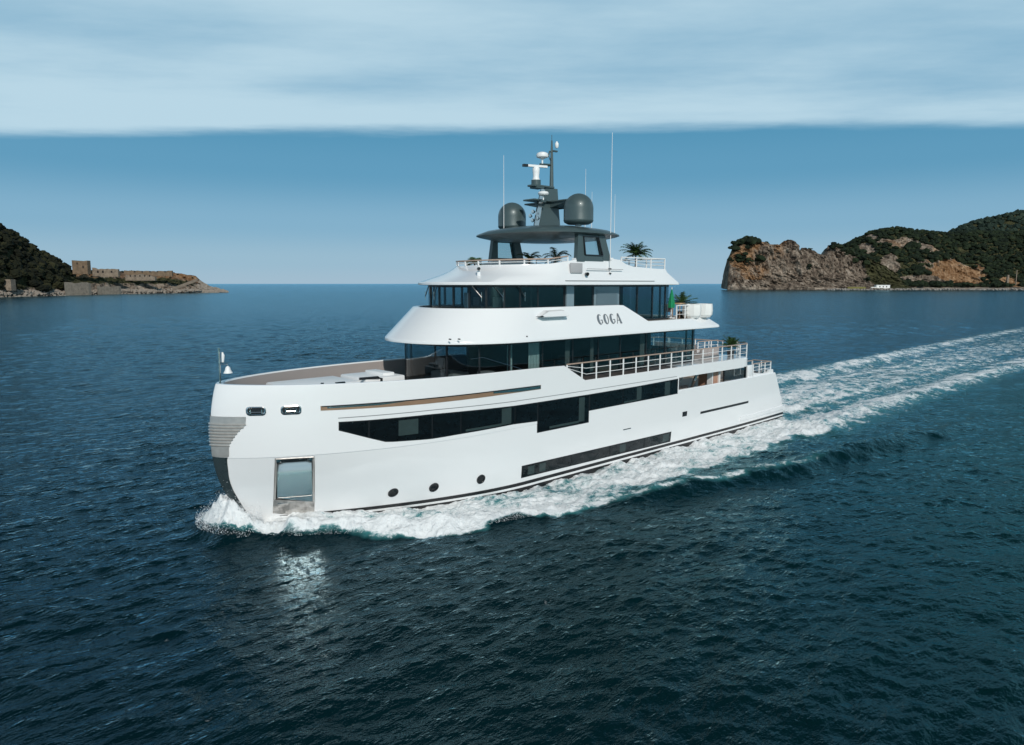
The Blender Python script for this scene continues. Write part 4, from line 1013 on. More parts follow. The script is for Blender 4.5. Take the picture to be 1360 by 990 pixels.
# handrail seen along the walkway glass (lies on the sloping stair screen)
st = MB(); st.tube([(33.3, 3.85, 7.1), (32.6, 3.95, 7.15), (29.8, 3.98, 6.3), (29.8, 3.98, 5.4)], .014, 6)
P_(st, 'walkway_rail', STEEL)

# ---- bridge deck: the flared band round it
bs = [11.8, 13.5, 15.5, 17.2, 18.67, 19.3, 20.0, 20.5, 20.85, 21.4, 22.5, 24.5, 26.5, 28.5]
L0 = half(35.0, 4.42, 6.0, 2.25, 9.9, .9, bs); L1 = half(35.2, 4.6, 6.0, 2.25, 9.6, .9, bs); L2 = half(35.17, 4.58, 6.0, 2.25, 9.65, .9, bs)
U0 = half(33.35, 3.98, 4.8, 2.2, 10.5, .7, bs); U1 = half(33.2, 3.86, 4.8, 2.2, 10.65, .65, bs); U2 = half(33.0, 3.72, 4.8, 2.2, 10.8, .6, bs)
def ztop(x): return float(np.interp(x, [18.67, 20.75, 20.95], [8.56, 9.6, 9.66]))
def kk(x): return (ztop(x)-8.56)/1.1
def lerp_ring(A, B, f, z):
    out = []
    for (xa_, ya_), (xb_, yb_) in zip(full(A), full(B)):
        t = f((xa_+xb_)/2) if callable(f) else f
        out.append((xa_+(xb_-xa_)*t, ya_+(yb_-ya_)*t, 0))
    return [(x, y, z(x) if callable(z) else z) for x, y, _ in out]
def ring_at(A, B, zlo, frac):
    'ring on the slanted side: frac of the way up to ztop'
    out = []
    for (xa_, ya_), (xb_, yb_) in zip(full(A), full(B)):
        zt = ztop((xa_+xb_)/2); t = frac*(zt-zlo)/(9.66-zlo)
        if (xa_+xb_)/2 < 12: t = frac
        t = t if (xa_+xb_)/2 > 12 else max(t, frac*.9)
        out.append((xa_+(xb_-xa_)*t, ya_+(yb_-ya_)*t, zlo+(zt-zlo)*frac))
    return out
def shrink(r, d, z=None, dz=0):
    cx = 22.
    return [(x-(x-cx)/abs(x-cx+1e-6)*d*(1 if abs(y) < 3 and abs(x-cx) > 9 else .2), y-np.sign(y)*d, (z if z is not None else p+dz)) for x, y, p in r]
r_top = ring_at(L2, U0, 8.0, 1.0)
bd = MB()
rings = [zr(L0, 7.80), zr(L1, 7.84), zr(L1, 7.93), zr(L2, 8.0)]+[ring_at(L2, U0, 8.0, f) for f in (.03, .2, .4, .6, .8, .97)]+[r_top]
rings += [[(x, y, z+.015) for x, y, z in shrink(r_top, .05)], [(x, y, z+.015) for x, y, z in shrink(r_top, .16)], [(x, y, z-.03) for x, y, z in shrink(r_top, .2)], [(x, y, 8.52) for x, y, z in shrink(r_top, .22)]]
bd.loft(rings); n = len(rings[0])
half_n = len(L0)
def cap_rows(n, hn):      # quads between the port and starboard points of a mirrored ring
    return [(k, k+1, (n-k-1) % n, (n-k) % n) for k in range(1, hn-2)]+[(0, 1, n-1), (hn-2, hn-1, hn)]
bd.add(rings[0], cap_rows(n, half_n)); 
BAND = P_(bd, 'bridge_deck_band', WHITE, smooth=28)
P_(MB().add([(x, y, 8.535) for x, y, z in shrink(r_top, .2)], cap_rows(n, half_n)), 'bridge_deck', DECK)
P_(MB().add([(x, y, 7.79) for x, y, z in zr(half(34.8, 4.2, 6.0, 2.25, 10.2, .9, bs), 7.79)], cap_rows(n, half_n)), 'soffit', WHITE2, BAND)
def band_pt(x, z, e=0.):
    'a point on the port side of the band'
    zt = ztop(x); t = (z-8.0)/1.66
    return Vector((x, 4.58-(4.58-3.98)*t+e, z+e*.3))
# yacht name in heavy-and-thin deco capitals
def deco(ch):
    m = []
    def arc(cx, cz, rx, rz, a0, a1, n=20): return [(cx+rx*math.cos(R_(a0+(a1-a0)*k/n)), cz+rz*math.sin(R_(a0+(a1-a0)*k/n))) for k in range(n+1)]
    def band(o, i): return [(o[k], o[k+1], i[k+1], i[k]) for k in range(len(o)-1)]
    if ch in 'OG':
        a1 = 360 if ch == 'O' else 318
        a0 = 0 if ch == 'O' else 48
        m += band(arc(.4, .5, .4, .5, a0, a1, 40), arc(.50, .5, .18, .43, a0, a1, 40))
        if ch == 'G':
            m += [[(.50, .40), (.80, .40), (.80, .46), (.50, .46)], [(.70, .12), (.80, .16), (.80, .40), (.70, .40)]]
    else:
        m += [[(0, 0), (.07, 0), (.42, 1.0), (.36, 1.0)], [(.36, 1.0), (.55, 1.0), (.86, 0), (.56, 0)], [(.14, .30), (.62, .30), (.60, .36), (.16, .36)]]
    return m
nm = MB(); hN = .62; wN = .62; xl = 23.74
for k, ch in enumerate('GOGA'):
    for poly in deco(ch):
        a = []
        for e in (-.01, .03):
            a += [band_pt(xl-k*.60-q[0]*wN*.93, 8.53+q[1]*hN, e) for q in poly]
        c = len(poly)
        nm.add(a, [tuple(range(c, 2*c)), tuple(reversed(range(c)))]+[(i, (i+1) % c, c+(i+1) % c, c+i) for i in range(c)])
P_(nm, 'name_lettering', pmat('grey_letters', (.24, .25, .26), .3, metal=.5), BAND, 0, label='GOGA in grey deco capitals')
# fairing like a blade at the side of the bridge
fo = MB()
def fp(x, z, e): return band_pt(x, z, e)
fo.loft([[fp(28.9, 9.18, -.02), fp(28.15, 9.52, -.02), fp(26.7, 9.55, -.02), fp(26.5, 9.22, -.02)],
         [fp(28.7, 9.13, .36), fp(28.05, 9.36, .30), fp(26.75, 9.38, .30), fp(26.55, 9.12, .36)],
         [fp(28.6, 9.05, .38), fp(28.05, 9.05, .38), fp(26.75, 9.05, .38), fp(26.6, 9.05, .38)],
         [fp(28.9, 9.08, -.02), fp(28.15, 9.06, -.02), fp(26.7, 9.06, -.02), fp(26.5, 9.08, -.02)]], cap0=False, cap1=False)
P_(fo, 'side_fairing', WHITE, BAND, 40)
for x in (34.2, 33.8, 29.9):
    z = 8.15; p = Vector((x, float(np.interp(x, [29, 31, 33, 34.2, 35], [4.56, 4.5, 4.05, 3.3, 2.4]))-.02, z))
    P_(MB().tube([p-Vector((0, .12, 0)), p+Vector((.02, .05, 0))], .035, 8), 'deck_drain', DARKF, BAND)

# ---- bridge deck house
BR_h = half(31.95, 3.45, 3.0, 2.5, 14.9, .35, [15.6, 17, 18.67, 20, 21.4, 22.5, 24.5, 26.5, 28.5])
Sb = lambda X: s_at_x(BR_h, X)
br_sp = [2.6, Sb(15.5), Sb(17.0), Sb(18.7), Sb(20.6), Sb(23.2), Sb(25.0), Sb(25.8), Sb(28.0), Sb(29.4), Sb(30.4), Sb(31.2), Sb(31.7), Sb(31.93)]
H2, br_pl, br_T = glass_house('bridge_house', BR_h, 8.54, 10.95, br_sp, lambda s: GLASSD if Sb(17) < s < Sb(25.8) else GLASS, .12)
for x, y in ((17.6, 1.4), (22.6, 3.2), (27.6, 2.6)): P_(MB().box((x, -3.2, 8.54), (x+.15, y, 10.9)), 'partition', INTER, H2)
P_(MB().box((15.5, -3.2, 8.54), (32, 3.2, 8.58)), 'cabin_floor', INTWOOD, H2)
lo = MB(); seg_strip(lo, br_pl, br_T-Sb(23.2)+.08, br_T-Sb(20.6)-.08, 8.6, 10.82, .05, .05)
LV = P_(lo, 'louvre_panel', PANEL, H2, label='pale blue grey louvred panel in the bridge house side')
sl_ = MB()
for k in range(18): sl_.box((20.85, 3.55, 9.5+k*.065), (22.95, 3.585, 9.53+k*.065))
P_(sl_, 'louvre', PANEL, LV)
P_(MB().box((25.05, 3.46, 8.6), (25.7, 3.56, 10.85)), 'door_post', PANEL, H2)
P_(MB().box((30.3, -2.2, 8.6), (31.2, 2.2, 9.75), .1), 'bridge_console', INTER, H2)
for y in (-.9, .9): P_(MB().box((28.8, y-.3, 9.0), (29.4, y+.3, 9.3), .06).box((28.75, y-.3, 9.3), (28.95, y+.3, 10.2), .05), 'pilot_seat', CUSH, H2)
P_(MB().add([(31.6, 1.2, 9.65), (31.75, 1.75, 9.65), (31.75, 1.75, 10.5), (31.6, 1.2, 10.5)], [(0, 1, 2, 3)]), 'blind', PANEL, H2)
# wipers hang from the brow across the front panes
def on_br(s, z, e):
    d = 0
    for a, b in zip(BR_h, BR_h[1:]):
        l = math.hypot(b[0]-a[0], b[1]-a[1])
        if d+l >= s:
            t = (s-d)/l; nx, ny = abs(b[1]-a[1])/l, abs(b[0]-a[0])/l
            return Vector((a[0]+(b[0]-a[0])*t+nx*e, a[1]+(b[1]-a[1])*t+ny*e, z))
        d += l
    return Vector((BR_h[-1][0]+e, 0, z))
Tb = arclen(BR_h)
for s0, ds in ((Sb(29.6), .5), (Sb(30.9), .5), (Sb(31.6), .5)):
    w = MB(); a = on_br(s0, 10.86, .14); b = on_br(s0-ds, 10.25, .09)
    w.tube([a, b], .03, 6); w.tube([b+Vector((0, 0, .28)), b-Vector((0, 0, .22))], .018, 6)
    P_(w, 'windscreen_wiper', STEEL, H2)
for y0 in (-.7, -1.6):
    w = MB(); a = Vector((31.92+.14-abs(y0)*.05, y0, 10.86)); b = a+Vector((-.1, -.45, -.6)); w.tube([a, b], .03, 6); w.tube([b+Vector((0, 0, .28)), b-Vector((0, 0, .2))], .018, 6)
    P_(w, 'windscreen_wiper', STEEL, H2)

# ---- brow over the bridge rising to the sun deck coaming
ts = [17.2, 18.6, 19.8, 20.6, 21.2, 22, 23, 24, 25, 25.45]
B0 = half(32.7, 4.1, 5.5, 2.1, 15.2, .6, ts); B1 = half(33.0, 4.32, 5.5, 2.1, 14.75, .6, ts); B2 = half(32.95, 4.3, 5.5, 2.1, 14.8, .6, ts)
B3 = half(31.4, 4.12, 5.0, 2.1, 15.4, .6, ts); B4 = half(30.6, 4.03, 4.6, 2.15, 15.8, .55, ts); B5 = half(30.05, 3.95, 4.4, 2.2, 15.9, .5, ts)
B6 = half(29.85, 3.8, 4.3, 2.2, 16.0, .45, ts)
def zc(x): return float(np.interp(x, [17.5, 20.3, 21.4, 24.6, 27.4, 32], [11.98, 12.1, 12.55, 12.5, 12.12, 12.0]))
ro = MB()
rr_ = [zr(B0, 10.9), zr(B1, 10.94), zr(B1, 11.03), zr(B2, 11.08), zr(B3, lambda x: 11.5), zr(B4, lambda x: 11.75+.0*x), zr(B5, lambda x: zc(x)-.03), zr([(x, y*.997) for x, y in B5], zc), zr(B6, zc), zr(B6, 11.6)]
ro.loft(rr_); n2 = len(rr_[0]); ro.add(rr_[-1], cap_rows(n2, len(B0))); ro.add(rr_[0], cap_rows(n2, len(B0)))
ROOF = P_(ro, 'bridge_roof', WHITE, smooth=26)
P_(MB().box((18.0, 4.26, 11.16), (26.6, 4.32, 11.19)), 'gutter_line', pmat('seam_grey', (.28, .29, .30), .6), ROOF)
P_(MB().box((21.2, 4.16, 11.86), (24.6, 4.20, 11.89)), 'panel_seam', MATS['seam_grey'], ROOF)
gv = MB().box((25.0, 4.06, 11.62), (26.0, 4.17, 12.2), .02); P_(gv, 'vent_grille', pmat('vent_grey', (.42, .42, .43), .6, bump=.3, bscale=60), ROOF)
hn = MB().tube([(24.7, 4.15, 11.6), (24.75, 4.35, 11.55)], [.06, .12], 10); P_(hn, 'side_horn', DARKF, ROOF)
se = MB().lathe([(.12, 0), (.1, .25), (.05, .3)], (31.1, 1.9, 11.42), 12); SE = P_(se, 'camera_mount', WHITE, ROOF)
P_(MB().tube([(31.0, 1.75, 11.82), (31.25, 2.1, 11.82)], .09, 10), 'camera_head', DARKF, SE)

# ---- railings
def rail_line(pts, zb, ztp, spacing, bars, name='railing', teak=True, post_w=.045, ends=True, parent=None):
    E0 = empty(name, parent=parent or YACHT)
    if parent is None: yroot_fix(E0)
    zb = zb if callable(zb) else (lambda x, v=zb: v); zt = ztp if callable(ztp) else (lambda x, v=ztp: v)
    d = [0]
    for a, b in zip(pts, pts[1:]): d.append(d[-1]+math.hypot(b[0]-a[0], b[1]-a[1]))
    def at(s):
        i = min(max(np.searchsorted(d, s)-1, 0), len(pts)-2); t = (s-d[i])/(d[i+1]-d[i]); return (pts[i][0]+(pts[i+1][0]-pts[i][0])*t, pts[i][1]+(pts[i+1][1]-pts[i][1])*t)
    hr = MB(); path = [(x, y, zt(x)) for x, y in pts]
    hr.loft([[Vector(p)+Vector((0, 0, dz))+off for dz, off in ((-.03, Vector((0, .05, 0))), (.03, Vector((0, .05, 0))), (.03, Vector((0, -.05, 0))), (-.03, Vector((0, -.05, 0))))] for p in path], cap0=True, cap1=True) if abs(pts[-1][0]-pts[0][0]) > abs(pts[-1][1]-pts[0][1]) else hr.tube(path, .045, 6)
    P_(hr, 'handrail', TEAK if teak else RAILW, E0)
    for b in range(bars):
        f = (b+1)/(bars+1); bm_ = MB()
        bm_.tube([(x, y, zb(x)+(zt(x)-zb(x))*f) for x, y in pts], .018, 6); P_(bm_, 'rail_bar', RAILW, E0)
    npst = max(1, round(d[-1]/spacing))
    for k in range(npst+1):
        x, y = at(d[-1]*k/npst)
        P_(MB().box((x-post_w, y-.025, zb(x)), (x+post_w, y+.025, zt(x)-.025)), 'stanchion', RAILW, E0)
    return E0
up_r = [(26.7, f1(hb(26.7, 5.3))-.08)]+[(x, f1(hb(x, 5.3))-.08) for x in (25, 23, 20, 17, 14, 11, 8, 6.6)]
y6 = f1(hb(6.4, 5))-.08; r6 = 1.2
up_r += [(6.3-r6*math.sin(k/6*math.pi/2), y6-r6+r6*math.cos(k/6*math.pi/2)) for k in range(0, 7)]
def zb_up(x): return float(np.interp(x, [25.15, 27.05], [5.29, 6.2]))
rail_line(up_r, zb_up, lambda x: 6.36, 1.32, 2, 'upper_deck_railing')
rail_line([(5.1, 3.2), (5.1, -3.2)], 5.29, 6.36, 1.2, 2, 'upper_deck_railing')
rail_line([(x, -y) for x, y in up_r], zb_up, lambda x: 6.36, 1.32, 2, 'upper_deck_railing')
rail_line([(7.7, 1.25), (6.2, 1.3), (4.9, 1.35)], 5.29, 6.4, .95, 2, 'stair_railing')
# sun deck rails
sd_f = [(x, y-.06) for x, y in B5 if x > 25.9]
sd_f = [p for p in sd_f]+[(x, -y) for x, y in reversed(sd_f)]
rail_line(sd_f, lambda x: zc(x), lambda x: zc(x)+.28, 1.5, 1, 'sun_deck_railing')
sd_a = [(20.9, 3.8), (18.5, 3.8), (16.2, 3.8)]
rail_line(sd_a, lambda x: zc(x), lambda x: 12.66, 1.5, 2, 'sun_deck_railing', teak=False)
rail_line([(16.15, 3.75), (16.15, -3.75)], 11.98, 12.66, 1.5, 2, 'sun_deck_railing', teak=False)
rail_line([(x, -y) for x, y in sd_a], lambda x: zc(x), lambda x: 12.66, 1.5, 2, 'sun_deck_railing', teak=False)
# bridge deck rail aft
rail_line([(15.0, 4.05), (13.9, 4.05), (12.9, 4.05)], 8.57, 9.5, 1.2, 2, 'bridge_deck_railing', teak=False)
# stern rails on the wings
rail_line([(4.3, 4.25), (2.8, 4.25), (1.4, 4.25)], 3.8, 4.62, .95, 2, 'stern_railing')
rail_line([(4.3, 2.6), (2.8, 2.6), (1.4, 2.6)], 3.0, 4.55, .95, 2, 'stern_railing')
rail_line([(1.35, 4.2), (1.35, 2.6)], 3.6, 4.6, .8, 2, 'stern_railing')
for x in (2.0, 2.7): P_(MB().lathe([(.14, 0), (.08, .08), (.08, .2), (.15, .26)], (x, 4.2, 3.72), 12), 'mooring_bollard', STEEL)

# main deck aft: what shows through the side opening
P_(MB().box((9.2, 2.7, 2.6), (9.8, 4.0, 4.55)), 'teak_wall', pmat('pink_teak_wall', (.42, .24, .17), .5, var=.15, scale=3))
P_(MB().box((9.86, 3.55, 2.6), (9.96, 4.0, 4.55)), 'wall_post', WHITE2)
P_(MB().box((9.0, 2.6, 2.6), (9.18, 4.1, 4.55)), 'wall_post', WHITE2)
P_(MB().add([(5.7, 4.38, 3.67), (9.0, 4.38, 3.67), (9.0, 4.38, 4.56), (5.7, 4.38, 4.56), (5.7, 4.33, 3.67), (9.0, 4.33, 3.67), (9.0, 4.33, 4.56), (5.7, 4.33, 4.56)], [(0, 1, 2, 3), (4, 7, 6, 5), (0, 4, 5, 1), (2, 6, 7, 3)]), 'wing_screen', GLASSD)
for x in (5.7, 8.88): P_(MB().box((x, 4.3, 3.66), (x+.13, 4.42, 4.56)), 'screen_frame', DARKF)
P_(MB().box((15.2, -4.2, 2.6), (15.3, 4.3, 4.56)), 'saloon_bulkhead', INTER)
P_(MB().box((5.2, -4.3, 2.6), (15.0, -4.2, 4.5)), 'side_screen', GLASSD)
P_(MB().box((15.38, 4.5, 3.44), (15.46, 4.66, 4.56)), 'window_post', WHITE, HULL)
for x0_, x1_ in ((14.6, 12.9), (12.9, 14.6)): P_(bent_box((x0_, 3.4, 2.7), (x1_, 3.4, 4.4), .05, .05), 'brace', STEEL)
P_(bent_box((12.4, 3.5, 2.7), (11.3, 3.5, 4.4), .12, .2), 'stair_string', STEEL)
# ------------------------------------------------------------------ hardtop, mast, domes
HT = empty('hardtop', parent=YACHT); yroot_fix(HT)
def sup(cx, a, b, z, n=64, p=2.5, y0=0):
    return [(cx+a*abs(math.cos(t))**(2/p)*np.sign(math.cos(t)), y0+b*abs(math.sin(t))**(2/p)*np.sign(math.sin(t)), z) for t in [2*math.pi*k/n for k in range(n)]]
ht = MB().loft([sup(23.7, .3, .3, 13.62), sup(23.7, 2.2, 2.2, 13.66), sup(23.7, 3.4, 3.5, 13.78), sup(23.7, 4.1, 4.15, 13.93), sup(23.7, 4.25, 4.3, 13.99), sup(23.7, 4.22, 4.27, 14.06), sup(23.7, 3.6, 3.7, 14.3), sup(23.7, 2.5, 2.6, 14.5), sup(23.7, .3, .3, 14.6)], cap0=True, cap1=True)
P_(ht, 'roof_panel', TEAL, HT, 50)
for sg in (1, -1):
    leg = MB()
    def quad(z, x0, x1, y0, y1): return [(x0, sg*y0, z), (x1, sg*y0, z), (x1, sg*y1, z), (x0, sg*y1, z)]
    # fore and aft uprights with a window between
    leg.loft([quad(12.3, 24.62, 25.3, 3.72, 4.0), quad(14.0, 24.72, 25.1, 3.62, 3.9)], cap0=True, cap1=True)
    leg.loft([quad(12.4, 22.15, 22.9, 3.72, 4.0), quad(14.1, 22.75, 23.3, 3.62, 3.9)], cap0=True, cap1=True)
    leg.loft([quad(12.35, 22.9, 24.62, 3.72, 4.0), quad(12.68, 23.0, 24.64, 3.70, 3.98)], cap0=True, cap1=True)
    leg.loft([quad(13.78, 23.3, 24.72, 3.64, 3.92), quad(14.0, 23.3, 24.72, 3.62, 3.9)], cap0=True, cap1=True)
    LG = P_(leg, 'support_leg', TEAL, HT, 20)
    P_(MB().loft([quad(12.66, 22.95, 24.66, 3.83, 3.87), quad(13.8, 23.2, 24.74, 3.75, 3.79)]), 'leg_window', GLASSC, LG, 0)
    fr = MB(); 
    c4 = [(22.98, 3.99, 12.70), (24.58, 3.99, 12.70), (24.66, 3.91, 13.78), (23.32, 3.91, 13.78)]
    for k in range(4):
        a, b = c4[k], c4[(k+1) % 4]; q = bent_box((a[0], sg*a[1], a[2]), (b[0], sg*b[1], b[2]), .12, .06); fr.add(q.v, q.f)
    P_(fr, 'window_frame', DARKF, LG, 20)
    # fill between the leg and the deck coaming: a white pod on the coaming carries the leg
for sg in (1, -1):
    pod = MB().loft([[(20.9, sg*3.9, 12.05), (25.4, sg*3.9, 12.05), (25.4, sg*3.6, 12.05), (20.9, sg*3.6, 12.05)], [(21.9, sg*3.9, 12.6), (25.3, sg*3.9, 12.5), (25.3, sg*3.6, 12.5), (21.9, sg*3.6, 12.62)]], cap0=True, cap1=True)
    P_(pod, 'leg_pod', WHITE, None, 20)
def dome(x, y, z, r, hgt):
    E0 = empty('radar_dome', parent=YACHT); yroot_fix(E0)
    prof = [(r*.72, 0), (r*.96, .12), (r, .2), (r*1.01, .24), (r, .28), (r*1.0, hgt-r)]+[(r*math.cos(t), hgt-r+r*math.sin(t)) for t in [R_(90*k/10) for k in range(1, 10)]]+[(.02, hgt)]
    P_(MB().lathe(prof, (x, y, z), 40), 'dome_shell', TEAL, E0, 50)
    P_(MB().lathe([(.3, -.5), (.2, -.3), (.2, .02)], (x, y, z), 16), 'dome_pedestal', STEEL, E0)
    return E0
dome(24.05, 2.95, 14.56, .90, 1.84); dome(24.05, -2.95, 14.55, .93, 1.80)

MA = empty('mast', parent=YACHT); yroot_fix(MA)
def sec(z, x0, x1, w): return [(x0, -w, z), (x0+.2, -w*1.1, z), (x1, -w*.8, z), (x1, w*.8, z), (x0+.2, w*1.1, z), (x0, w, z)]
P_(MB().loft([sec(14.35, 22.85, 24.75, .36), sec(15.6, 22.98, 24.5, .33), sec(16.7, 23.05, 24.2, .28), sec(17.0, 23.05, 24.1, .25)], cap0=True, cap1=True), 'mast_tower', TEAL, MA, 25)
P_(bent_box((24.98, .25, 14.45), (24.32, .2, 16.9), .05, .35), 'mast_ladder_plate', STEEL, MA)
for z, y, x in ((15.35, .15, 24.8), (15.5, -.25, 24.75), (15.05, .3, 24.9), (14.95, -.1, 24.95), (15.25, -.4, 24.85)):
    P_(MB().lathe([(.06, -.14), (.13, 0), (.12, .05), (.02, .06)], (0, 0, 0), 12), 'horn_trumpet', CHROME, MA).matrix_basis = Matrix.Translation((x, y, z)) @ Matrix.Rotation(R_(90), 4, 'Y')
P_(MB().box((22.3, -1.95, 16.1), (23.9, 1.95, 16.2), .04).loft([[(22.4, -.5, 15.8), (23.8, -.5, 15.8), (23.8, .5, 15.8), (22.4, .5, 15.8)], [(22.3, -1.9, 16.1), (23.8, -1.9, 16.1), (23.8, 1.9, 16.1), (22.3, 1.9, 16.1)]]), 'spreader', TEAL, MA, 20)
P_(MB().box((23.7, -.5, 16.12), (25.4, .5, 16.22), .03), 'forward_shelf', TEAL, MA, 20)
P_(MB().box((23.4, -.32, 17.0), (25.2, .32, 17.12), .03).box((24.3, -.3, 16.9), (25.0, .3, 17.02), .02), 'radar_shelf', TEAL, MA, 20)
P_(MB().lathe([(.3, 0), (.3, .3)], (24.75, 0, 17.12), 20), 'radar_base', TEAL, MA, 40)
RP = P_(MB().lathe([(.24, .3), (.19, .5), (.22, .8), (.23, 1.0), (.18, 1.08)], (24.75, 0, 17.12), 20), 'radar_pedestal', WHITE2, MA, 40)
ba = bent_box((25.45, -.25, 18.27), (24.05, .25, 18.27), .2, .13); P_(ba, 'radar_scanner', WHITE2, RP, 0)
P_(bent_box((25.6, -.3, 18.27), (25.3, -.2, 18.27), .22, .15), 'scanner_tip', DARKF, RP, 0)
P_(MB().tube([(23.35, 0, 17.0), (23.35, 0, 18.8), (23.35, 0, 20.0)], [.14, .1, .05], 12).tube([(23.35, 0, 20.0), (23.35, 0, 20.35)], .02, 6), 'mast_pole', TEAL, MA, 40)
P_(MB().tube([(24.4, 0, 18.42), (23.35, 0, 18.5), (23.35, -.3, 18.5)], .07, 8), 'yardarm', TEAL, MA)
P_(MB().lathe([(.05, 0), (.06, .3), (.36, .42), (.39, .52), (.34, .66), (.18, .73), (.02, .75)], (24.2, 0, 18.45), 24), 'antenna_dish', WHITE2, MA, 40)
P_(MB().lathe([(.04, 0), (.04, .25), (.3, .33), (.34, .42), (.28, .52), (.02, .56)], (24.9, .8, 16.1), 20), 'antenna_dish', WHITE2, MA, 40)
P_(MB().box((24.7, .75, 16.0), (25.1, .85, 16.12)), 'dish_bracket', TEAL, MA)
wl = MB()
for z in (19.0,): wl.tube([(23.38, -.02, z+.3), (23.65, .1, z+.28), (23.75, .1, z), (23.6, .1, z-.2), (23.38, -.02, z-.2)], .05, 8)
P_(wl, 'mast_hoop', TEAL, MA)
P_(MB().lathe([(.07, 0), (.12, .1), (.12, .28), (.03, .42)], (23.05, .15, 19.55), 12), 'mast_lamp', WHITE2, MA, 40)
P_(MB().box((23.0, .05, 19.3), (23.35, .2, 19.4), .02), 'lamp_bracket', TEAL, MA)
for x, y, z0, z1, r in ((25.2, -2.5, 13.9, 19.2, .022), (22.4, 4.12, 11.6, 20.0, .026), (22.0, 1.7, 14.4, 18.2, .018), (21.6, 1.9, 14.3, 16.8, .016), (20.9, 3.2, 14.0, 16.6, .016)):
    P_(MB().tube([(x, y, z0), (x, y, z0+.5), (x, y, z1)], [r*1.6, r, r*.5], 6), 'whip_antenna', RAILW)
for z in (11.62, 11.9): P_(MB().tube([(22.4, 4.0, z), (22.4, 4.2, z)], .05, 8), 'antenna_bracket', DARKF, ROOF)
# bow: jack staff, bell, mooring gear, white launch cover
P_(MB().tube([(44.82, .05, 6.45), (44.80, .05, 8.1)], .05, 8).lathe([(.06, 0), (.06, .05)], (44.80, .05, 8.1), 8), 'jack_staff', STEEL)
P_(MB().tube([(44.68, .12, 7.5), (44.66, .14, 7.8), (44.68, .12, 7.95)], [.05, .07, .03], 8), 'staff_lamp', WHITE2)
P_(MB().lathe([(.2, 0), (.17, .06), (.12, .15), (.1, .25), (.03, .32)], (44.5, .2, 7.0), 16), 'bow_bell', WHITE2, None, 40)
P_(MB().tube([(44.8, .05, 7.4), (44.5, .2, 7.4), (44.5, .2, 7.3)], .015, 6), 'bell_bracket', STEEL)
P_(MB().box((38.1, -1.9, 5.32), (41.9, .9, 6.12), .12), 'foredeck_locker', WHITE2, None, 40)
P_(MB().box((35.5, -1.6, 5.32), (37.9, 1.0, 6.2), .1).box((35.9, -1.2, 6.19), (36.6, .6, 6.35), .05), 'foredeck_locker', WHITE2, None, 40)
P_(MB().box((42.0, -1.0, 5.32), (42.9, .4, 5.95), .05), 'windlass_cover', WHITE2, None, 40)
P_(MB().tube([(38.2, .9, 6.22), (37.2, 1.05, 6.22), (37.0, 1.05, 6.15), (37.0, 1.05, 5.7)], .07, 8), 'crane_arm', DARKF)
P_(MB().box((39.0, .75, 6.1), (39.5, .92, 6.16), .02), 'deck_hatch', DARKF)
P_(MB().lathe([(.08, 0), (.08, .05)], (40.1, .6, 6.12), 10), 'filler_cap', DARKF)
P_(MB().tube([(41.0, -3.1, 6.0), (41.0, -3.2, 6.0)], .12, 10), 'side_scupper', DARKF)
# ------------------------------------------------------------------ loose things on board
FOLI = leaf_mat('palm_foliage', (.02, .045, .014), (.045, .10, .026), (.10, .19, .05))
POT = pmat('dark_pot', (.03, .03, .032), .5)
def frond(mb, base, az, el, L, w, droop, nseg=9):
    p = Vector(base); d = Vector((math.cos(az)*math.cos(el), math.sin(az)*math.cos(el), math.sin(el))); pts = [p.copy()]
    for k in range(nseg):
        p = p+d*(L/nseg); pts.append(p.copy()); d = (d+Vector((0, 0, -droop/nseg))).normalized()
    side = Vector((-math.sin(az), math.cos(az), 0))
    for k in range(1, nseg):
        a = pts[k]; t = (pts[k+1]-pts[k-1]).normalized()
        for sg in (1, -1):
            for q in range(3):
                b = a+t*(L/nseg)*q*.33
                tip = b+side*sg*w*math.sin(math.pi*(k+.4)/(nseg+.4))+t*w*.55+Vector((0, 0, -w*.25))
                mb.add([b, b+t*.05, tip*1.0+Vector((0, 0, .05*math.sin(k*5.1+q*2.3+az*7))), b+t*.02+Vector((0, 0, .012))], [(0, 1, 2), (0, 2, 3), (1, 3, 2)])
    mb.tube(pts, [.015]*len(pts), 4)
def palm(loc, h, nf, L, label, seed, potr=.28, name='potted_palm', cat='palm', w=.3, group='potted palms on the sun deck', trunk=True, droop=1.3):
    rng = random.Random(seed); E0 = empty(name, loc); tag(E0, label, cat, group)
    MB().lathe([(potr*.75, 0), (potr, .42), (potr*1.05, .45), (potr*.9, .45), (potr*.85, .38)], (0, 0, 0), 18).build('pot', POT, E0)
    if trunk: MB().tube([(0, 0, .35), (.04, .02, .35+h*.5), (.02, 0, .35+h)], [.07, .055, .05], 8).build('trunk', TRUNK, E0)
    for k in range(nf):
        m = MB(); frond(m, (0, 0, .35+h), k*2.4+rng.uniform(-.3, .3), R_(rng.uniform(15, 75)), L*rng.uniform(.75, 1.15), w, droop)
        o = m.build('frond', FOLI, E0, 0, fix=False)
        at = o.data.attributes.new('tint', 'FLOAT', 'POINT'); at.data.foreach_set('value', np.full(len(o.data.vertices), rng.uniform(.2, .9), np.float32))
    return E0
palm((16.9, 1.9, 11.62), .95, 30, 1.1, 'tall bushy potted palm at the aft rail of the sun deck', 1)
palm((23.2, .3, 11.62), .55, 11, 1.15, 'potted palm with drooping fronds under the middle of the hardtop', 2, droop=2.0)
palm((24.4, -.9, 11.62), .55, 9, .9, 'smaller palm just behind the drooping one under the hardtop', 6, droop=1.6)
palm((27.6, -2.6, 11.62), .25, 9, .8, 'low spiky palm at the forward port corner of the sun deck rail', 3, droop=1.8)
PLW = pmat('white_planter', (.78, .78, .76), .5, var=.03)
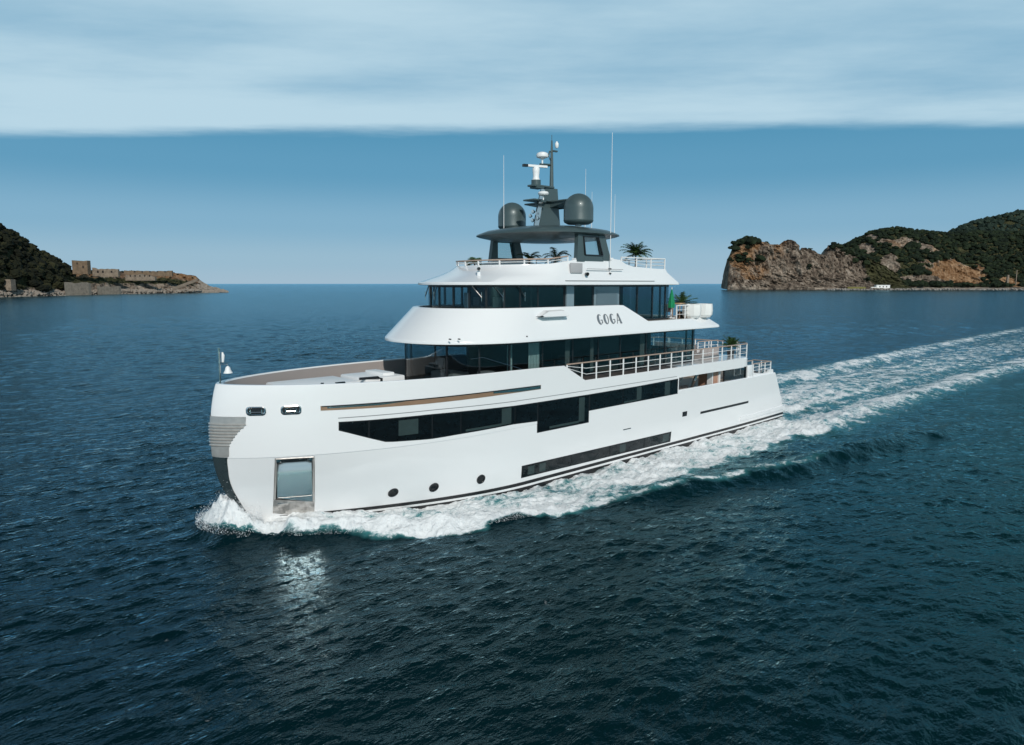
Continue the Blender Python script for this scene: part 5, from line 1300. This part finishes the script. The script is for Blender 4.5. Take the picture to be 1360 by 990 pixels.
def planter(x, y, label):
    E0 = empty('planter_box', (x, y, 8.575)); tag(E0, label, 'planter', 'white planters at the aft end of the bridge deck')
    m = MB().lathe([(.5, 0), (.64, .18), (.68, .5), (.66, .8), (.63, .98), (.56, .98), (.55, .85)], (0, 0, 0), 8); m.v = [(p[0]*1.02, p[1]*1.02, p[2]) for p in m.v]
    m.build('tub', PLW, E0, 25); MB().lathe([(.56, .86), (.02, .88)], (0, 0, 0), 8).build('soil', POT, E0); return E0
planter(12.95, 3.95, 'left of two white planters at the aft rail, the plant rising behind it'); planter(11.45, 3.95, 'right of two white planters, at the very aft end of the bridge deck')
palm((12.7, 2.9, 8.55), .6, 16, 1.1, 'broad leaved green plant behind the white planters', 4, .34, 'leafy_plant', 'plant', .3, None, False, .7)
# folded green parasol, teak chair
G_ = empty('green_parasol', (14.1, 3.0, 8.55)); tag(G_, 'folded bright green parasol on a pale pole', 'parasol')
GRN = pmat('green_canvas', (.0, .22, .085), .8, var=.15, scale=5)
can = MB(); rings_ = []
for z, r in ((.75, .20), (1.0, .21), (1.5, .13), (1.95, .05), (2.1, .015)): rings_.append([(r*(1+.18*(k % 2))*math.cos(k*math.pi/8), r*(1+.18*(k % 2))*math.sin(k*math.pi/8), z) for k in range(16)])
can.loft(rings_, cap0=True, cap1=True).build('canopy', GRN, G_, 20); MB().tube([(0, 0, 0), (0, 0, 2.2)], .03, 8).build('pole', WHITE2, G_); MB().lathe([(.3, 0), (.3, .06), (.05, .1)], (0, 0, 0), 16).build('base', WHITE2, G_)
def deck_chair(x, y, z, rz, label, mat=TEAK, group='teak chairs'):
    E0 = empty('teak_chair', (x, y, z), rz); tag(E0, label, 'chair', group)
    MB().box((-.28, -.28, .42), (.28, .28, .5), .02).build('seat', CUSH, E0)
    MB().box((-.3, -.28, .5), (-.24, .28, 1.0), .02).build('backrest', mat, E0)
    for sx in (-.25, .25):
        for sy in (-.25, .25): MB().box((sx-.025, sy-.025, 0), (sx+.025, sy+.025, .62)).build('leg', mat, E0, 0)
    for sy in (-.27, .27): MB().box((-.28, sy-.03, .62), (.28, sy+.03, .66)).build('armrest', mat, E0, 0)
deck_chair(13.6, 2.4, 8.55, .4, 'teak armchair beside the green parasol on the bridge deck', group=None)
T_ = empty('bar_table', (13.35, 3.1, 8.55)); tag(T_, 'pale wooden table next to the green parasol', 'table')
MB().box((-.35, -.35, .98), (.35, .35, 1.08), .02).build('table_top', pmat('pale_wood', (.5, .33, .2), .5, var=.15), T_)
for sx in (-.3, .3):
    for sy in (-.3, .3): MB().box((sx-.03, sy-.03, 0), (sx+.03, sy+.03, .98)).build('leg', TEAK, T_, 0)
def sofa(x, y, z, w, rz, label, group):
    E0 = empty('deck_sofa', (x, y, z), rz); tag(E0, label, 'sofa', group)
    MB().box((-.45, -w/2, 0), (.45, w/2, .28), .03).build('base', LINING, E0)
    n = max(1, round(w/.8))
    for k in range(n):
        a = -w/2+w*k/n; MB().box((-.42, a+.02, .28), (.42, a+w/n-.02, .46), .05).build('seat_cushion', CUSH, E0); MB().box((-.45, a+.02, .46), (-.2, a+w/n-.02, .85), .06).build('back_cushion', CUSH, E0)
sofa(7.2, -1.0, 5.3, 4.0, math.pi, 'grey sofa across the aft end of the upper deck', 'grey sofas aft'); sofa(9.2, 2.9, 5.3, 2.4, -math.pi/2, 'grey sofa along the port rail of the upper deck', 'grey sofas aft')
sofa(10.9, -.6, 5.3, 2.4, 0, 'grey sofa backing onto the glass of the upper deck house', 'grey sofas aft')
sofa(12.6, 2.4, 2.6, 2.6, -math.pi/2, 'grey sofa in the shade of the main deck behind the hull opening', 'grey sofas aft')
palm((6.3, 3.3, 5.3), .35, 12, .85, 'left of two leafy plants by the aft corner rail', 7, .26, 'leafy_plant', 'plant', .24, 'plants at the aft corner of the upper deck', False, .6)
palm((5.6, 3.0, 5.3), .45, 12, .95, 'right of two leafy plants by the aft corner rail', 8, .26, 'leafy_plant', 'plant', .24, 'plants at the aft corner of the upper deck', False, .5)
L_ = empty('coffee_table', (9.0, .6, 5.3)); tag(L_, 'low grey table between the sofas of the upper deck', 'table')
MB().box((-.6, -.6, .38), (.6, .6, .44), .02).build('table_top', LINING, L_)
for sx in (-.5, .5):
    for sy in (-.5, .5): MB().box((sx-.03, sy-.03, 0), (sx+.03, sy+.03, .38)).build('leg', DARKF, L_, 0)
# bow spray
SPR = pmat('spray_white', (.85, .87, .88), .7)
rngs = np.random.default_rng(3); vs, fs = crown_template(1, 1, 1.0); sp = MB(); V = []; F = []; b = 0
for k in range(17000):
    q = rngs.random()
    if q < .5:    # plume thrown up round the stem
        th = rngs.uniform(0, 6.283); R0 = rngs.random()**.5*1.18; x = 44.55+R0*math.cos(th)*1.1; y = -.55+R0*math.sin(th)*2.0
        z = WZ+float(swell_height(np.array([x]), np.array([y]))[0])+rngs.exponential(.15)-.05; r = rngs.uniform(.005, .016)
    else:
        x = 45-rngs.random()**1.2*13; sg = 1 if rngs.random() < .8 else -1; yo = float(Y_OUT(x)); y = sg*(yo-rngs.random()**1.5*2.2+.15); z = WZ+.25+rngs.random()**2.2*.6*np.interp(x, [32, 44], [.5, 1]); r = rngs.uniform(.004, .014)
        if abs(y) < float(hb(x, .3)): continue
    V.append(vs*r*rngs.uniform(.6, 1.5, 3)+np.array([x, y, z])); F.append(fs+b); b += len(vs)
me = bpy.data.meshes.new('bow_spray'); me.from_pydata(np.concatenate(V).tolist(), [], np.concatenate(F).tolist()); me.materials.append(SPR)
o = bpy.data.objects.new('bow_spray', me); COL.objects.link(o); o['kind'] = 'stuff'; o['label'] = 'white spray thrown up by the bow'
